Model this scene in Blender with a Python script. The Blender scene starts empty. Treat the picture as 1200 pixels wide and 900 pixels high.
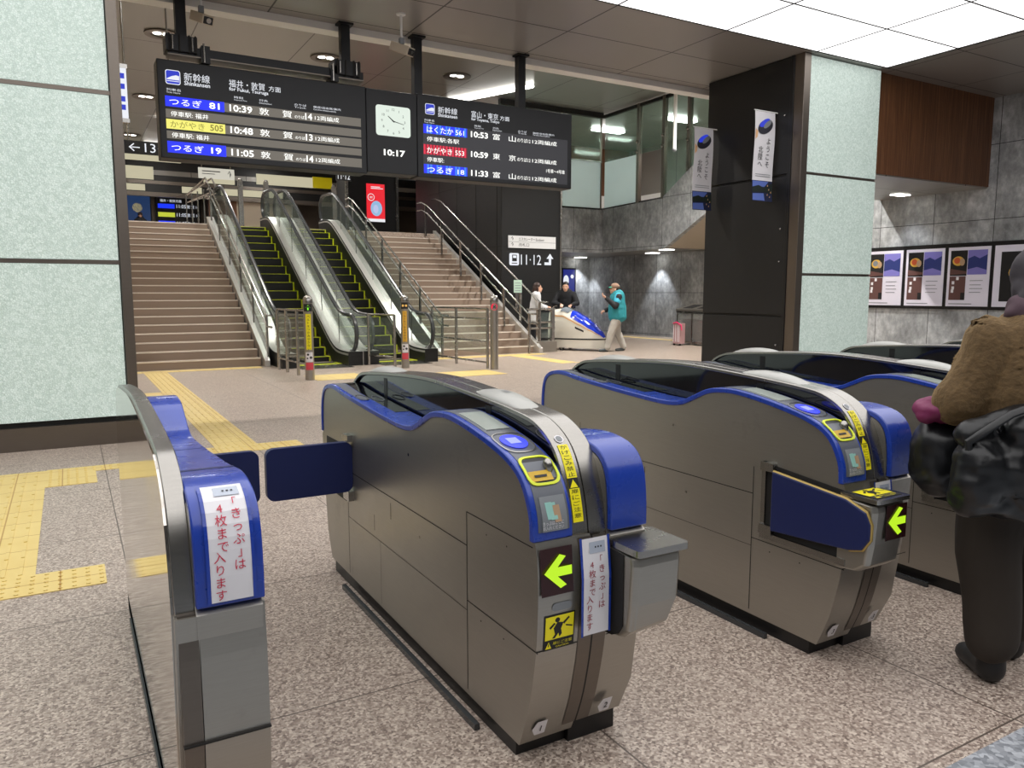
import bpy, bmesh, math, random
from mathutils import Vector, Matrix
random.seed(7)
SC = bpy.context.scene
COL = SC.collection
PI = math.pi

# ------------------------------------------------------------------ camera, world, exposure
F_PIX, PITCH, YAW, CAM_H = 900.0, math.radians(6.78), math.radians(29.95), 1.42
fwd = Vector((math.sin(YAW) * math.cos(PITCH), math.cos(YAW) * math.cos(PITCH), -math.sin(PITCH)))
rgt = Vector((math.cos(YAW), -math.sin(YAW), 0))
upv = rgt.cross(fwd)
cd = bpy.data.cameras.new('camera')
cd.sensor_width = 36.0
cd.lens = F_PIX / 1200.0 * 36.0
cd.clip_start = 0.05
cd.clip_end = 200
cam = bpy.data.objects.new('camera', cd)
COL.objects.link(cam)
m4 = Matrix((rgt, upv, -fwd)).transposed().to_4x4()
m4.translation = Vector((0, 0, CAM_H))
cam.matrix_world = m4
SC.camera = cam

SC.view_settings.view_transform = 'Standard'
SC.view_settings.look = 'None'
SC.view_settings.gamma = 1.0
SC.view_settings.use_curve_mapping = False
SC.view_settings.exposure = EXPOSURE = 0.0

wd = bpy.data.worlds.new('world')
wd.use_nodes = True
wd.node_tree.nodes['Background'].inputs[0].default_value = (0.75, 0.8, 0.85, 1)
wd.node_tree.nodes['Background'].inputs[1].default_value = 0.12
SC.world = wd

GRID_E = 2.1          # luminous ceiling
SPOT_W = 620          # hall downlights


def spot(name, loc, to, w, size=1.2, blend=0.6, col=(1, 0.96, 0.9), rad=0.12):
    l = bpy.data.lights.new(name, 'SPOT')
    l.energy = w
    l.spot_size = size
    l.spot_blend = blend
    l.color = col
    l.shadow_soft_size = rad
    o = bpy.data.objects.new(name, l)
    COL.objects.link(o)
    o.location = loc
    o.rotation_euler = (Vector(to) - Vector(loc)).to_track_quat('-Z', 'Y').to_euler()
    return o


def area(name, loc, rot, sx, sy, w, col=(1, 0.97, 0.93)):
    l = bpy.data.lights.new(name, 'AREA')
    l.shape = 'RECTANGLE'
    l.size, l.size_y = sx, sy
    l.energy = w
    l.color = col
    o = bpy.data.objects.new(name, l)
    COL.objects.link(o)
    o.location = loc
    o.rotation_euler = rot
    return o


# ------------------------------------------------------------------ materials
def lin(c):
    c = c / 255.0
    return c / 12.92 if c <= 0.04045 else ((c + 0.055) / 1.055) ** 2.4


def rgb(r, g, b):
    return (lin(r), lin(g), lin(b), 1)


class NT:
    def __init__(s, name):
        s.m = bpy.data.materials.new(name)
        s.m.use_nodes = True
        s.t = s.m.node_tree
        s.b = s.t.nodes['Principled BSDF']
        s.tc = None

    def n(s, typ, **kw):
        x = s.t.nodes.new(typ)
        for k, v in kw.items():
            setattr(x, k, v)
        return x

    def l(s, a, b):
        s.t.links.new(a, b)

    def co(s):
        if not s.tc:
            s.tc = s.n('ShaderNodeTexCoord')
        return s.tc.outputs['Object']

    def map(s, scale=(1, 1, 1)):
        mp = s.n('ShaderNodeMapping')
        mp.inputs['Scale'].default_value = scale
        s.l(s.co(), mp.inputs['Vector'])
        return mp.outputs[0]

    def noise(s, scale, detail=3, sc3=(1, 1, 1), rough=0.5):
        x = s.n('ShaderNodeTexNoise')
        x.inputs['Scale'].default_value = scale
        x.inputs['Detail'].default_value = detail
        x.inputs['Roughness'].default_value = rough
        s.l(s.map(sc3), x.inputs['Vector'])
        return x.outputs['Fac']

    def vor(s, scale, out='Distance', sc3=(1, 1, 1), feature='F1'):
        x = s.n('ShaderNodeTexVoronoi')
        x.feature = feature
        x.inputs['Scale'].default_value = scale
        s.l(s.map(sc3), x.inputs['Vector'])
        return x.outputs[out]

    def ramp(s, fac, stops):
        x = s.n('ShaderNodeValToRGB')
        e = x.color_ramp.elements
        while len(e) < len(stops):
            e.new(0.5)
        for i, (p, c) in enumerate(stops):
            e[i].position = p
            e[i].color = c if len(c) == 4 else (*c, 1)
        s.l(fac, x.inputs[0])
        return x.outputs[0]

    def mix(s, fac, a, b):
        x = s.n('ShaderNodeMix')
        x.data_type = 'RGBA'
        for v, i in ((fac, 0), (a, 6), (b, 7)):
            if isinstance(v, (int, float)):
                x.inputs[i].default_value = v
            elif isinstance(v, tuple):
                x.inputs[i].default_value = v
            else:
                s.l(v, x.inputs[i])
        return x.outputs[2]

    def mth(s, op, a, b=None):
        x = s.n('ShaderNodeMath')
        x.operation = op
        for i, v in enumerate((a, b)):
            if v is None:
                continue
            if isinstance(v, (int, float)):
                x.inputs[i].default_value = v
            else:
                s.l(v, x.inputs[i])
        return x.outputs[0]

    def seam(s, axis, size, off, width):
        sp = s.n('ShaderNodeSeparateXYZ')
        s.l(s.co(), sp.inputs[0])
        a = sp.outputs[axis]
        f = s.mth('FRACT', s.mth('DIVIDE', s.mth('SUBTRACT', a, off - 50 * size), size))
        d = s.mth('ABSOLUTE', s.mth('SUBTRACT', f, 0.5))
        return s.mth('GREATER_THAN', d, 0.5 - width / size / 2)

    def bump(s, h, strength=0.2, dist=0.01):
        x = s.n('ShaderNodeBump')
        x.inputs['Strength'].default_value = strength
        x.inputs['Distance'].default_value = dist
        s.l(h, x.inputs['Height'])
        s.l(x.outputs[0], s.b.inputs['Normal'])

    def set(s, col=None, rough=None, metal=None, em=None, es=None, trans=None, alpha=None, ior=None, coat=None):
        B = s.b.inputs
        def put(k, v):
            if v is None:
                return
            if hasattr(v, 'links'):
                s.l(v, B[k])
            else:
                B[k].default_value = v
        put('Base Color', col); put('Roughness', rough); put('Metallic', metal)
        put('Emission Color', em); put('Emission Strength', es); put('Transmission Weight', trans)
        put('Alpha', alpha); put('IOR', ior); put('Coat Weight', coat)
        return s.m


def pm(name, col, rough=0.5, metal=0.0, **kw):
    t = NT(name)
    # every plain material keeps a slight procedural variation in gloss
    n = t.noise(14, 2)
    r = t.mth('ADD', t.mth('MULTIPLY', n, 0.08), max(rough - 0.04, 0.01))
    return t.set(col=col, rough=r, metal=metal, **kw)


def em(name, col, strength):
    t = NT(name)
    return t.set(col=(0.02, 0.02, 0.02, 1), rough=0.5, em=col, es=strength)


def mk_floor():
    t = NT('terrazzo_floor')
    v = t.vor(120, 'Color')
    sp = t.n('ShaderNodeSeparateColor'); t.l(v, sp.inputs[0])
    n = t.noise(90, 2)
    f = t.mth('ADD', t.mth('MULTIPLY', sp.outputs[0], 0.7), t.mth('MULTIPLY', n, 0.35))
    c = t.ramp(f, [(0.15, rgb(92, 77, 68)), (0.4, rgb(150, 134, 122)), (0.65, rgb(180, 166, 153)), (0.92, rgb(222, 209, 194))])
    big = t.noise(0.9, 3)
    c = t.mix(t.mth('MULTIPLY', big, 0.35), c, rgb(160, 142, 134))
    w = t.mth('MAXIMUM', t.seam(0, 1.24, 0.19, 0.007), t.seam(1, 1.24, 2.5, 0.007))
    w2 = t.mth('MULTIPLY', t.mth('MAXIMUM', t.seam(0, 0.62, 0.19, 0.005), t.seam(1, 0.62, 2.5, 0.005)), 0.22)
    c = t.mix(t.mth('MAXIMUM', w, w2), c, rgb(92, 80, 72))
    r = t.mth('ADD', t.mth('MULTIPLY', n, 0.15), 0.3)
    t.bump(f, 0.15, 0.003)
    return t.set(col=c, rough=r)


def mk_greyfloor():
    t = NT('grey_granite')
    v = t.vor(60, 'Color')
    sp = t.n('ShaderNodeSeparateColor'); t.l(v, sp.inputs[0])
    c = t.ramp(sp.outputs[0], [(0.1, rgb(120, 124, 130)), (0.9, rgb(178, 182, 188))])
    return t.set(col=c, rough=0.4)


def mk_stone(name, ax, ay, sx, sy, dark=0.0):
    t = NT(name)
    n = t.noise(1.6, 8, rough=0.68)
    n2 = t.noise(9, 5, (1, 1, 0.6), 0.7)
    f = t.mth('ADD', t.mth('MULTIPLY', n, 0.6), t.mth('MULTIPLY', n2, 0.4))
    c = t.ramp(f, [(0.34, rgb(112, 114, 116)), (0.5, rgb(156, 159, 161)), (0.66, rgb(206, 209, 211))])
    w = t.mth('MAXIMUM', t.seam(ax, sx, 0.0, 0.012), t.seam(ay, sy, 1.42, 0.012))
    c = t.mix(w, c, rgb(45, 45, 46))
    t.bump(n2, 0.1, 0.01)
    return t.set(col=c, rough=0.45)


def mk_steel(name='brushed_steel', base=(170, 166, 158), rough=0.34, sc=(2, 2, 60), metal=0.9, smudge=0.0):
    t = NT(name)
    n = t.noise(6, 3, sc)
    sm = t.noise(2.2, 6, rough=0.7)
    c = t.mix(t.mth('MULTIPLY', n, 0.35), rgb(*base), rgb(*[int(x * 0.82) for x in base]))
    c = t.mix(t.ramp(sm, [(0.62, (0, 0, 0)), (0.72, (smudge, smudge, smudge))]), c, rgb(*[int(x * 0.62) for x in base]))
    r = t.mth('ADD', t.mth('MULTIPLY', sm, 0.16), rough - 0.06)
    t.bump(n, 0.04, 0.002)
    return t.set(col=c, rough=r, metal=metal)


def mk_glassblock():
    t = NT('backlit_crackle_glass')
    v = t.vor(55, 'Distance', feature='DISTANCE_TO_EDGE')
    v2 = t.vor(42, 'Color')
    sp = t.n('ShaderNodeSeparateColor'); t.l(v2, sp.inputs[0])
    n = t.noise(0.7, 2)
    f = t.mth('ADD', t.mth('MULTIPLY', sp.outputs[0], 0.5), t.mth('MULTIPLY', t.mth('MINIMUM', t.mth('MULTIPLY', v, 5.0), 1.0), 0.5))
    c = t.ramp(f, [(0.1, rgb(146, 168, 158)), (0.5, rgb(188, 206, 198)), (0.85, rgb(244, 252, 248))])
    e = t.mix(t.mth('MULTIPLY', n, 0.3), c, rgb(170, 195, 185))
    t.bump(f, 0.8, 0.006)
    return t.set(col=rgb(176, 190, 182), rough=0.22, em=e, es=0.42)


def mk_ceiling(name, sx, ox, sy, oy, col=(150, 140, 132)):
    t = NT(name)
    n = t.noise(1.2, 2)
    c = t.mix(t.mth('MULTIPLY', n, 0.2), rgb(*col), rgb(*[int(x * 0.88) for x in col]))
    w = t.mth('MAXIMUM', t.seam(0, sx, ox, 0.022), t.seam(1, sy, oy, 0.022))
    c = t.mix(w, c, rgb(40, 36, 34))
    return t.set(col=c, rough=0.34, metal=0.3)


def mk_wood():
    t = NT('striped_wood')
    n = t.noise(3, 4, (26, 26, 0.35), 0.7)
    c = t.ramp(n, [(0.3, rgb(74, 44, 26)), (0.5, rgb(104, 66, 40)), (0.7, rgb(146, 100, 64))])
    return t.set(col=c, rough=0.45)


def mk_tactile():
    t = NT('yellow_tactile_tile')
    n = t.noise(5, 3)
    c = t.mix(n, rgb(214, 186, 108), rgb(226, 204, 134))
    w = t.mth('MAXIMUM', t.seam(0, 0.3, 0.19, 0.008), t.seam(1, 0.3, 2.5, 0.008))
    c = t.mix(w, c, rgb(178, 140, 70))
    return t.set(col=c, rough=0.45)


MT = {}
def M_(k):
    return MT[k]

MT['floor'] = mk_floor()
MT['greyfloor'] = mk_greyfloor()
MT['stoneY'] = mk_stone('grey_stone_panels', 1, 2, 1.15, 1.35)
MT['stoneX'] = mk_stone('grey_stone_panels_back', 0, 2, 1.15, 1.35)
MT['steel'] = mk_steel(smudge=0.22)
MT['steel_dark'] = mk_steel('dark_brushed_steel', (120, 112, 104), 0.36, (2, 2, 40))
MT['chrome'] = mk_steel('polished_steel', (164, 161, 156), 0.24, (2, 2, 30), 1.0)
MT['deckchrome'] = mk_steel('bright_escalator_steel', (222, 220, 216), 0.3, (2, 2, 30), 0.75)
MT['rail'] = mk_steel('satin_rail_steel', (178, 176, 172), 0.24, (2, 2, 20), 1.0)
MT['glassblock'] = mk_glassblock()
MT['ceil'] = mk_ceiling('metal_ceiling_panels', 1.85, 6.12, 1.1, 8.0, (156, 152, 148))
MT['ceil2'] = mk_ceiling('hall_ceiling_panels', 2.3, 0.4, 2.6, 1.4, (148, 146, 141))
MT['wood'] = mk_wood()
MT['tactile'] = mk_tactile()
MT['blue'] = pm('blue_plastic', rgb(28, 60, 158), 0.28, coat=0.3)
MT['darkblue'] = pm('navy_panel', rgb(13, 27, 78), 0.45)
MT['black'] = pm('black_plastic', rgb(16, 16, 18), 0.4)
MT['blackgloss'] = pm('glossy_dark_acrylic', rgb(12, 13, 18), 0.08, coat=0.6)
MT['grey'] = pm('grey_plastic', rgb(92, 96, 104), 0.35)
MT['midgrey'] = pm('mid_grey_panel', rgb(128, 132, 136), 0.4)
MT['white'] = pm('white_paint', rgb(232, 232, 230), 0.45)
MT['paper'] = pm('white_paper', rgb(226, 224, 228), 0.6)
MT['tape'] = pm('clear_tape', rgb(176, 184, 198), 0.15)
MT['yellow'] = pm('yellow_sticker', rgb(238, 224, 20), 0.45, em=rgb(238, 224, 20), es=0.05)
MT['ytrim'] = pm('yellow_green_trim', rgb(214, 226, 40), 0.4)
MT['red'] = pm('red_ink', rgb(200, 36, 70), 0.5)
MT['darkred'] = pm('dark_red_ink', rgb(150, 26, 50), 0.5)
MT['maroon'] = pm('maroon_display_glass', rgb(48, 16, 18), 0.25)
MT['ink'] = pm('black_ink', rgb(20, 20, 22), 0.5)
MT['seam'] = pm('dark_gap', rgb(22, 20, 18), 0.7)
MT['arrow'] = em('lit_green_arrow', rgb(190, 240, 30), 1.0)
MT['iclit'] = em('lit_blue_reader', rgb(40, 60, 255), 1.3)
MT['icwhite'] = em('lit_reader_print', rgb(170, 180, 255), 1.0)
MT['screen'] = pm('grey_lcd', rgb(150, 156, 150), 0.15, em=rgb(120, 130, 125), es=0.25)
MT['darkpanel'] = pm('black_wall_panel', rgb(15, 16, 18), 0.5)
MT['stair'] = pm('brown_stair_stone', rgb(146, 128, 113), 0.5)
MT['nosing'] = pm('pale_nosing', rgb(222, 212, 200), 0.5)
MT['escblack'] = pm('black_escalator_step', rgb(14, 15, 14), 0.45)
MT['rubber'] = pm('dark_handrail_rubber', rgb(58, 60, 62), 0.25)
MT['boardblack'] = pm('black_board_case', rgb(17, 19, 24), 0.5)
MT['beige'] = pm('beige_plaster', rgb(190, 178, 160), 0.7)
MT['cream'] = em('lit_cream_panel', rgb(216, 208, 176), 0.75)
MT['plate'] = pm('white_sign_plate', rgb(214, 214, 214), 0.5, em=rgb(214, 214, 214), es=0.25)
MT['signcream'] = em('backlit_cream_sign', rgb(214, 210, 196), 0.9)
MT['notice'] = pm('pale_green_notice', rgb(178, 206, 190), 0.5)
MT['brownbag'] = pm('brown_liner', rgb(96, 82, 76), 0.6)
MT['caserose'] = pm('rose_hard_shell', rgb(176, 140, 140), 0.4)
MT['magenta'] = pm('magenta_strap', rgb(220, 60, 110), 0.5)
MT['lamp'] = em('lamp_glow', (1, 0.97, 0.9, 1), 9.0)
MT['striplamp'] = em('strip_lamp_glow', (1, 0.98, 0.94, 1), 26.0)
MT['gridlamp'] = em('luminous_ceiling', (1, 0.985, 0.98, 1), GRID_E)


def mk_glass(name, col, alpha, rough=0.05, tint=(0.93, 0.97, 0.95, 1)):
    """thin sheet: tinted see-through, a little body colour, and a Fresnel reflection"""
    t = NT(name)
    n = t.noise(3, 2)
    r = t.mth('ADD', t.mth('MULTIPLY', n, 0.03), rough)
    t.set(col=col, rough=0.6)
    tr = t.n('ShaderNodeBsdfTransparent'); tr.inputs[0].default_value = tint
    gl = t.n('ShaderNodeBsdfGlossy'); t.l(r, gl.inputs['Roughness'])
    lw = t.n('ShaderNodeLayerWeight'); lw.inputs['Blend'].default_value = 0.5
    fr = t.mth('ADD', t.mth('MULTIPLY', t.mth('POWER', lw.outputs['Facing'], 5.0), 0.9), 0.04)
    m1 = t.n('ShaderNodeMixShader'); m1.inputs[0].default_value = alpha
    t.l(tr.outputs[0], m1.inputs[1]); t.l(t.b.outputs[0], m1.inputs[2])
    m2 = t.n('ShaderNodeMixShader')
    t.l(fr, m2.inputs[0]); t.l(m1.outputs[0], m2.inputs[1]); t.l(gl.outputs[0], m2.inputs[2])
    t.l(m2.outputs[0], t.t.nodes['Material Output'].inputs['Surface'])
    return t.m

def mk_frost():
    t = NT('frosted_glass')
    n = t.noise(2, 2)
    t.set(col=t.mix(n, rgb(210, 222, 222), rgb(224, 233, 233)), rough=0.35)
    tl = t.n('ShaderNodeBsdfTranslucent'); tl.inputs[0].default_value = rgb(222, 234, 234)
    m1 = t.n('ShaderNodeMixShader'); m1.inputs[0].default_value = 0.55
    t.l(t.b.outputs[0], m1.inputs[1]); t.l(tl.outputs[0], m1.inputs[2])
    t.l(m1.outputs[0], t.t.nodes['Material Output'].inputs['Surface'])
    return t.m

MT['glass'] = mk_glass('clear_glass', rgb(205, 222, 216), 0.05)
MT['glassgreen'] = mk_glass('green_tint_glass', rgb(150, 190, 180), 0.15, 0.05, (0.85, 0.94, 0.9, 1))
MT['frost'] = mk_frost()
MT['mirror'] = mk_steel('mirror_polished_steel', (214, 208, 200), 0.06, (1, 1, 4), 1.0)
MT['bin_acrylic'] = mk_glass('scratched_clear_acrylic', rgb(150, 148, 146), 0.4, 0.15)


# ------------------------------------------------------------------ mesh helpers
def wloc(o):
    v = Vector((0, 0, 0))
    while o is not None:
        v += Vector(o.location)
        o = o.parent
    return v


class MB:
    def __init__(s):
        s.v, s.f, s.mi, s.sm = [], [], [], []
        s.mats = []

    def idx(s, m):
        if m is None:
            return 0
        if m not in s.mats:
            s.mats.append(m)
        return s.mats.index(m)

    def add(s, vs, fs, m=None, smooth=False):
        b = len(s.v)
        s.v += [Vector(x) for x in vs]
        k = s.idx(m)
        for f in fs:
            s.f.append([b + i for i in f]); s.mi.append(k); s.sm.append(smooth)
        return s

    def box(s, x0, x1, y0, y1, z0, z1, m=None):
        vs = [(x, y, z) for x in (x0, x1) for y in (y0, y1) for z in (z0, z1)]
        return s.add(vs, [(0, 1, 3, 2), (4, 6, 7, 5), (0, 4, 5, 1), (2, 3, 7, 6), (0, 2, 6, 4), (1, 5, 7, 3)], m)

    def rbox(s, x0, x1, y0, y1, z0, z1, r, m=None, axis='z', n=4):
        """box with rounded corners in the plane across the axis"""
        if axis == 'z':
            a0, a1, b0, b1, c0, c1 = x0, x1, y0, y1, z0, z1
        elif axis == 'y':
            a0, a1, b0, b1, c0, c1 = x0, x1, z0, z1, y0, y1
        else:
            a0, a1, b0, b1, c0, c1 = y0, y1, z0, z1, x0, x1
        p = rounded(a0, a1, b0, b1, r, n)
        return s.prism(p, axis, c0, c1, m)

    def prism(s, poly, axis, c0, c1, m=None, smooth=False):
        """poly in (x,y) for axis z, (x,z) for y, (y,z) for x"""
        def P(a, b, c):
            return {'z': (a, b, c), 'y': (a, c, b), 'x': (c, a, b)}[axis]
        n = len(poly)
        vs = [P(a, b, c0) for a, b in poly] + [P(a, b, c1) for a, b in poly]
        s.add(vs, [(i, (i + 1) % n, n + (i + 1) % n, n + i) for i in range(n)], m, smooth)
        s.add(vs, [list(range(n))[::-1], list(range(n, 2 * n))], m)
        return s

    def tube(s, path, r, m=None, n=8, caps=True, flat=1.0):
        path = [Vector(p) for p in path]
        rs = r if isinstance(r, (list, tuple)) else [r] * len(path)
        vs, fs = [], []
        ref = None
        for i, p in enumerate(path):
            d = (path[min(i + 1, len(path) - 1)] - path[max(i - 1, 0)]).normalized()
            if ref is None:
                ref = Vector((0, 0, 1)) if abs(d.z) < 0.9 else Vector((1, 0, 0))
            a = d.cross(ref)
            if a.length < 1e-4:
                a = d.orthogonal()
            a.normalize()
            b = a.cross(d).normalized()
            ref = b
            for k in range(n):
                t = 2 * PI * k / n
                vs.append(p + a * math.cos(t) * rs[i] + b * math.sin(t) * rs[i] * flat)
        for i in range(len(path) - 1):
            for k in range(n):
                fs.append((i * n + k, i * n + (k + 1) % n, (i + 1) * n + (k + 1) % n, (i + 1) * n + k))
        s.add(vs, fs, m, True)
        if caps:
            s.add(vs, [list(range(n))[::-1], list(range((len(path) - 1) * n, len(path) * n))], m)
        return s

    def cyl(s, p0, p1, r, m=None, n=16):
        return s.tube([p0, p1], r, m, n)

    def ell(s, c, rx, ry, rz, m=None, n=14, k=8, rot=None):
        vs, fs = [], []
        c = Vector(c)
        for i in range(k + 1):
            ph = PI * i / k
            for j in range(n):
                t = 2 * PI * j / n
                p = Vector((rx * math.sin(ph) * math.cos(t), ry * math.sin(ph) * math.sin(t), rz * math.cos(ph)))
                if rot is not None:
                    p = rot @ p
                vs.append(c + p)
        for i in range(k):
            for j in range(n):
                fs.append((i * n + j, (i + 1) * n + j, (i + 1) * n + (j + 1) % n, i * n + (j + 1) % n))
        return s.add(vs, fs, m, True)

    def disc(s, c, r, nrm, m=None, n=20, ry=None):
        c, nrm = Vector(c), Vector(nrm).normalized()
        a = nrm.orthogonal().normalized() if abs(nrm.z) > 0.99 else Vector((0, 0, 1)).cross(nrm).normalized()
        b = nrm.cross(a)
        ry = ry or r
        return s.add([c + a * r * math.cos(2 * PI * i / n) + b * ry * math.sin(2 * PI * i / n) for i in range(n)], [list(range(n))], m)

    def polyfn(s, pts, fn, m=None):
        """flat polygon given in 2d, mapped to space by fn"""
        return s.add([fn(a, b) for a, b in pts], [list(range(len(pts)))], m)

    def text(s, txt, fn, x, y, h, w=None, m=None, align='L', vert=False, bold=0.0, res=2):
        """lettering in the 2d plane (a to the right, b up); fn(a, b) -> 3d; h = line height, w = total width to fit"""
        if vert:
            for i, ch in enumerate(txt):
                s.text(ch, fn, x, y - i * h * 1.08, h, None, m, 'C', False, bold, res)
            return s
        if not txt.isascii():
            bold = 0.0
        key = (txt, bold, res)
        if key not in TXT:
            c = bpy.data.curves.new('t', 'FONT')
            c.body = txt
            c.resolution_u = res
            c.offset = bold
            o = bpy.data.objects.new('t', c)
            COL.objects.link(o)
            dg = bpy.context.evaluated_depsgraph_get()
            me = bpy.data.meshes.new_from_object(o.evaluated_get(dg))
            TXT[key] = ([(v.co.x, v.co.y) for v in me.vertices], [list(p.vertices) for p in me.polygons])
            bpy.data.objects.remove(o)
            bpy.data.curves.remove(c)
            bpy.data.meshes.remove(me)
        vs, fs = TXT[key]
        if not vs:
            return s
        x0, x1 = min(v[0] for v in vs), max(v[0] for v in vs)
        y0, y1 = min(v[1] for v in vs), max(v[1] for v in vs)
        ky = h / 0.95 if not vert else h
        if w:
            ky = h / (y1 - y0)
            y -= y0 * ky
            kx = w / (x1 - x0)
        else:
            kx = ky
        tw = (x1 - x0) * kx
        ox = {'L': 0, 'C': -tw / 2, 'R': -tw}[align]
        return s.add([fn(x + ox + (a - x0) * kx, y + b * ky) for a, b in vs], fs, m)

    def build(s, name, mat=None, parent=None, bevel=0, kind=None, smooth=False, fix=True, seg=2):
        me = bpy.data.meshes.new(name)
        off = wloc(parent) if parent is not None else Vector((0, 0, 0))
        me.from_pydata([v - off for v in s.v], [], s.f)
        mats = s.mats if s.mats else [mat]
        if mat is not None and s.mats and mat not in s.mats:
            pass
        for m in mats:
            me.materials.append(m)
        for p, i, sm in zip(me.polygons, s.mi, s.sm):
            p.material_index = i
            p.use_smooth = sm or smooth
        if any(s.sm):
            me.set_sharp_from_angle(angle=math.radians(38))
        if fix:
            bm = bmesh.new(); bm.from_mesh(me)
            bmesh.ops.recalc_face_normals(bm, faces=bm.faces)
            bm.to_mesh(me); bm.free()
        o = bpy.data.objects.new(name, me)
        COL.objects.link(o)
        if parent is not None:
            o.parent = parent
        if bevel:
            md = o.modifiers.new('bevel', 'BEVEL')
            md.width = bevel; md.segments = seg; md.limit_method = 'ANGLE'; md.angle_limit = math.radians(40)
        if kind:
            o['kind'] = kind
        return o


TXT = {}


def rounded(a0, a1, b0, b1, r, n=4):
    p = []
    for cx, cy, t0 in ((a1 - r, b1 - r, 0), (a0 + r, b1 - r, PI / 2), (a0 + r, b0 + r, PI), (a1 - r, b0 + r, 1.5 * PI)):
        for i in range(n + 1):
            t = t0 + PI / 2 * i / n
            p.append((cx + r * math.cos(t), cy + r * math.sin(t)))
    return p


def thing(name, label, cat, loc=(0, 0, 0), group=None):
    o = bpy.data.objects.new(name, None)
    COL.objects.link(o)
    o.empty_display_size = 0.1
    o.location = loc
    tag(o, label, cat, group)
    return o


def tag(o, label, cat, group=None):
    o['label'] = label
    o['category'] = cat
    if group:
        o['group'] = group
    return o


def struct(name, mb, mat=None, **kw):
    return mb.build(name, mat, None, kind='structure', **kw)


def spline(pts, per=6):
    """Catmull-Rom through 2d points"""
    out = []
    P = [pts[0]] + list(pts) + [pts[-1]]
    for i in range(1, len(P) - 2):
        p0, p1, p2, p3 = P[i - 1], P[i], P[i + 1], P[i + 2]
        for k in range(per):
            t = k / per
            out.append(tuple(0.5 * ((2 * p1[j]) + (-p0[j] + p2[j]) * t + (2 * p0[j] - 5 * p1[j] + 4 * p2[j] - p3[j]) * t * t + (-p0[j] + 3 * p1[j] - 3 * p2[j] + p3[j]) * t ** 3) for j in range(2)))
    out.append(tuple(pts[-1]))
    return out


class Prof:
    """a curve in (y, z) with arc length and outward normals (outward = left of the direction of travel)"""
    def __init__(s, pts):
        s.p = pts
        s.s = [0]
        for a, b in zip(pts, pts[1:]):
            s.s.append(s.s[-1] + math.dist(a, b))
        s.len = s.s[-1]

    def at(s, q, h=0.0):
        q = min(max(q, 0), s.len)
        i = 0
        while i < len(s.s) - 2 and s.s[i + 1] < q:
            i += 1
        a, b = s.p[i], s.p[i + 1]
        d = max(s.s[i + 1] - s.s[i], 1e-9)
        t = (q - s.s[i]) / d
        # smoothed normal
        a0, b0 = s.p[max(i - 1, 0)], s.p[min(i + 2, len(s.p) - 1)]
        dy, dz = b0[0] - a0[0], b0[1] - a0[1]
        L = math.hypot(dy, dz)
        return (a[0] + (b[0] - a[0]) * t - dz / L * h, a[1] + (b[1] - a[1]) * t + dy / L * h)

    def near(s, y, z):
        return min(zip(s.p, s.s), key=lambda k: math.dist(k[0], (y, z)))[1]

    def offset(s, h, q0=0, q1=None, n=60):
        q1 = s.len if q1 is None else q1
        return [s.at(q0 + (q1 - q0) * i / n, h) for i in range(n + 1)]

# ------------------------------------------------------------------ room shell
ZC, ZH, ZU = 4.95, 7.0, 3.16          # front ceiling, hall ceiling, upper floor

struct('floor', MB().box(-9, 20, 1.22, 39, -0.1, 0, MT['floor']))
struct('trim_1', MB().box(-9, 20, -9, 1.22, -0.1, 0, MT['greyfloor']))
# front ceiling with an opening for the luminous grid (x 0.57..11.5, y -3.0..8.0)
GX0, GX1, GY0, GY1 = -4.98, 11.5, -3.2, 8.0
c = MB()
c.box(-9, GX0, -9, 10.45, ZC, ZC + 0.25, MT['ceil'])
c.box(GX1, 15.1, -9, 10.45, ZC, ZC + 0.25, MT['ceil'])
c.box(GX0, GX1, GY1, 10.45, ZC, ZC + 0.25, MT['ceil'])
c.box(GX0, GX1, -9, GY0, ZC, ZC + 0.25, MT['ceil'])
struct('ceiling', c)
c = MB()
c.box(-9, 20, 10.45, 36.6, ZH, ZH + 0.2, MT['ceil2'])
c.box(-9, 20, 36.6, 39, ZH - 0.6, ZH - 0.4, MT['ceil2'])
struct('ceiling', c)
struct('trim_2', MB().box(-9, 15.1, 10.45, 10.6, 4.93, 7.2, MT['ceil2']).box(-9, 15.1, 10.4, 10.62, 4.86, 4.96, MT['white']))
# luminous ceiling panels
k = 0
xs = [-4.98, -3.13, -1.28, 0.57, 2.4, 4.27, 6.12, 7.97, 9.8, 11.45]
ys = [8.0 - 1.12 * i for i in range(11)]
for i in range(9):
    for j in range(10):
        p = MB().box(xs[i] + 0.012, xs[i + 1] - 0.012, ys[j + 1] + 0.012, ys[j] - 0.012, ZC + 0.005, ZC + 0.03, MT['gridlamp'])
        o = p.build('ceiling_light')
        tag(o, 'white luminous panel in the bright square grid of the front ceiling', 'ceiling light', 'luminous ceiling panels')
fr = MB()
for x in xs:
    fr.box(x - 0.012, x + 0.012, GY0, 8.0, ZC, ZC + 0.05, MT['seam'])
for y in ys:
    fr.box(GX0, GX1, y - 0.012, y + 0.012, ZC, ZC + 0.05, MT['seam'])
fr.box(GX0, GX1, GY0, GY1, ZC + 0.06, ZC + 0.1, MT['seam'])
struct('trim_3', fr)

# back of the room behind the camera and sides
struct('wall_rear', MB().box(-9, 20, -9.2, -9, 0, ZC, MT['stoneX']))
struct('wall_left', MB().box(-9.2, -9, -9, 39, 0, 7.2, MT['stoneY']))
struct('wall_left', MB().box(-0.5, -0.3, 9.2, 36, 0, 7.2, MT['beige']))

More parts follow.
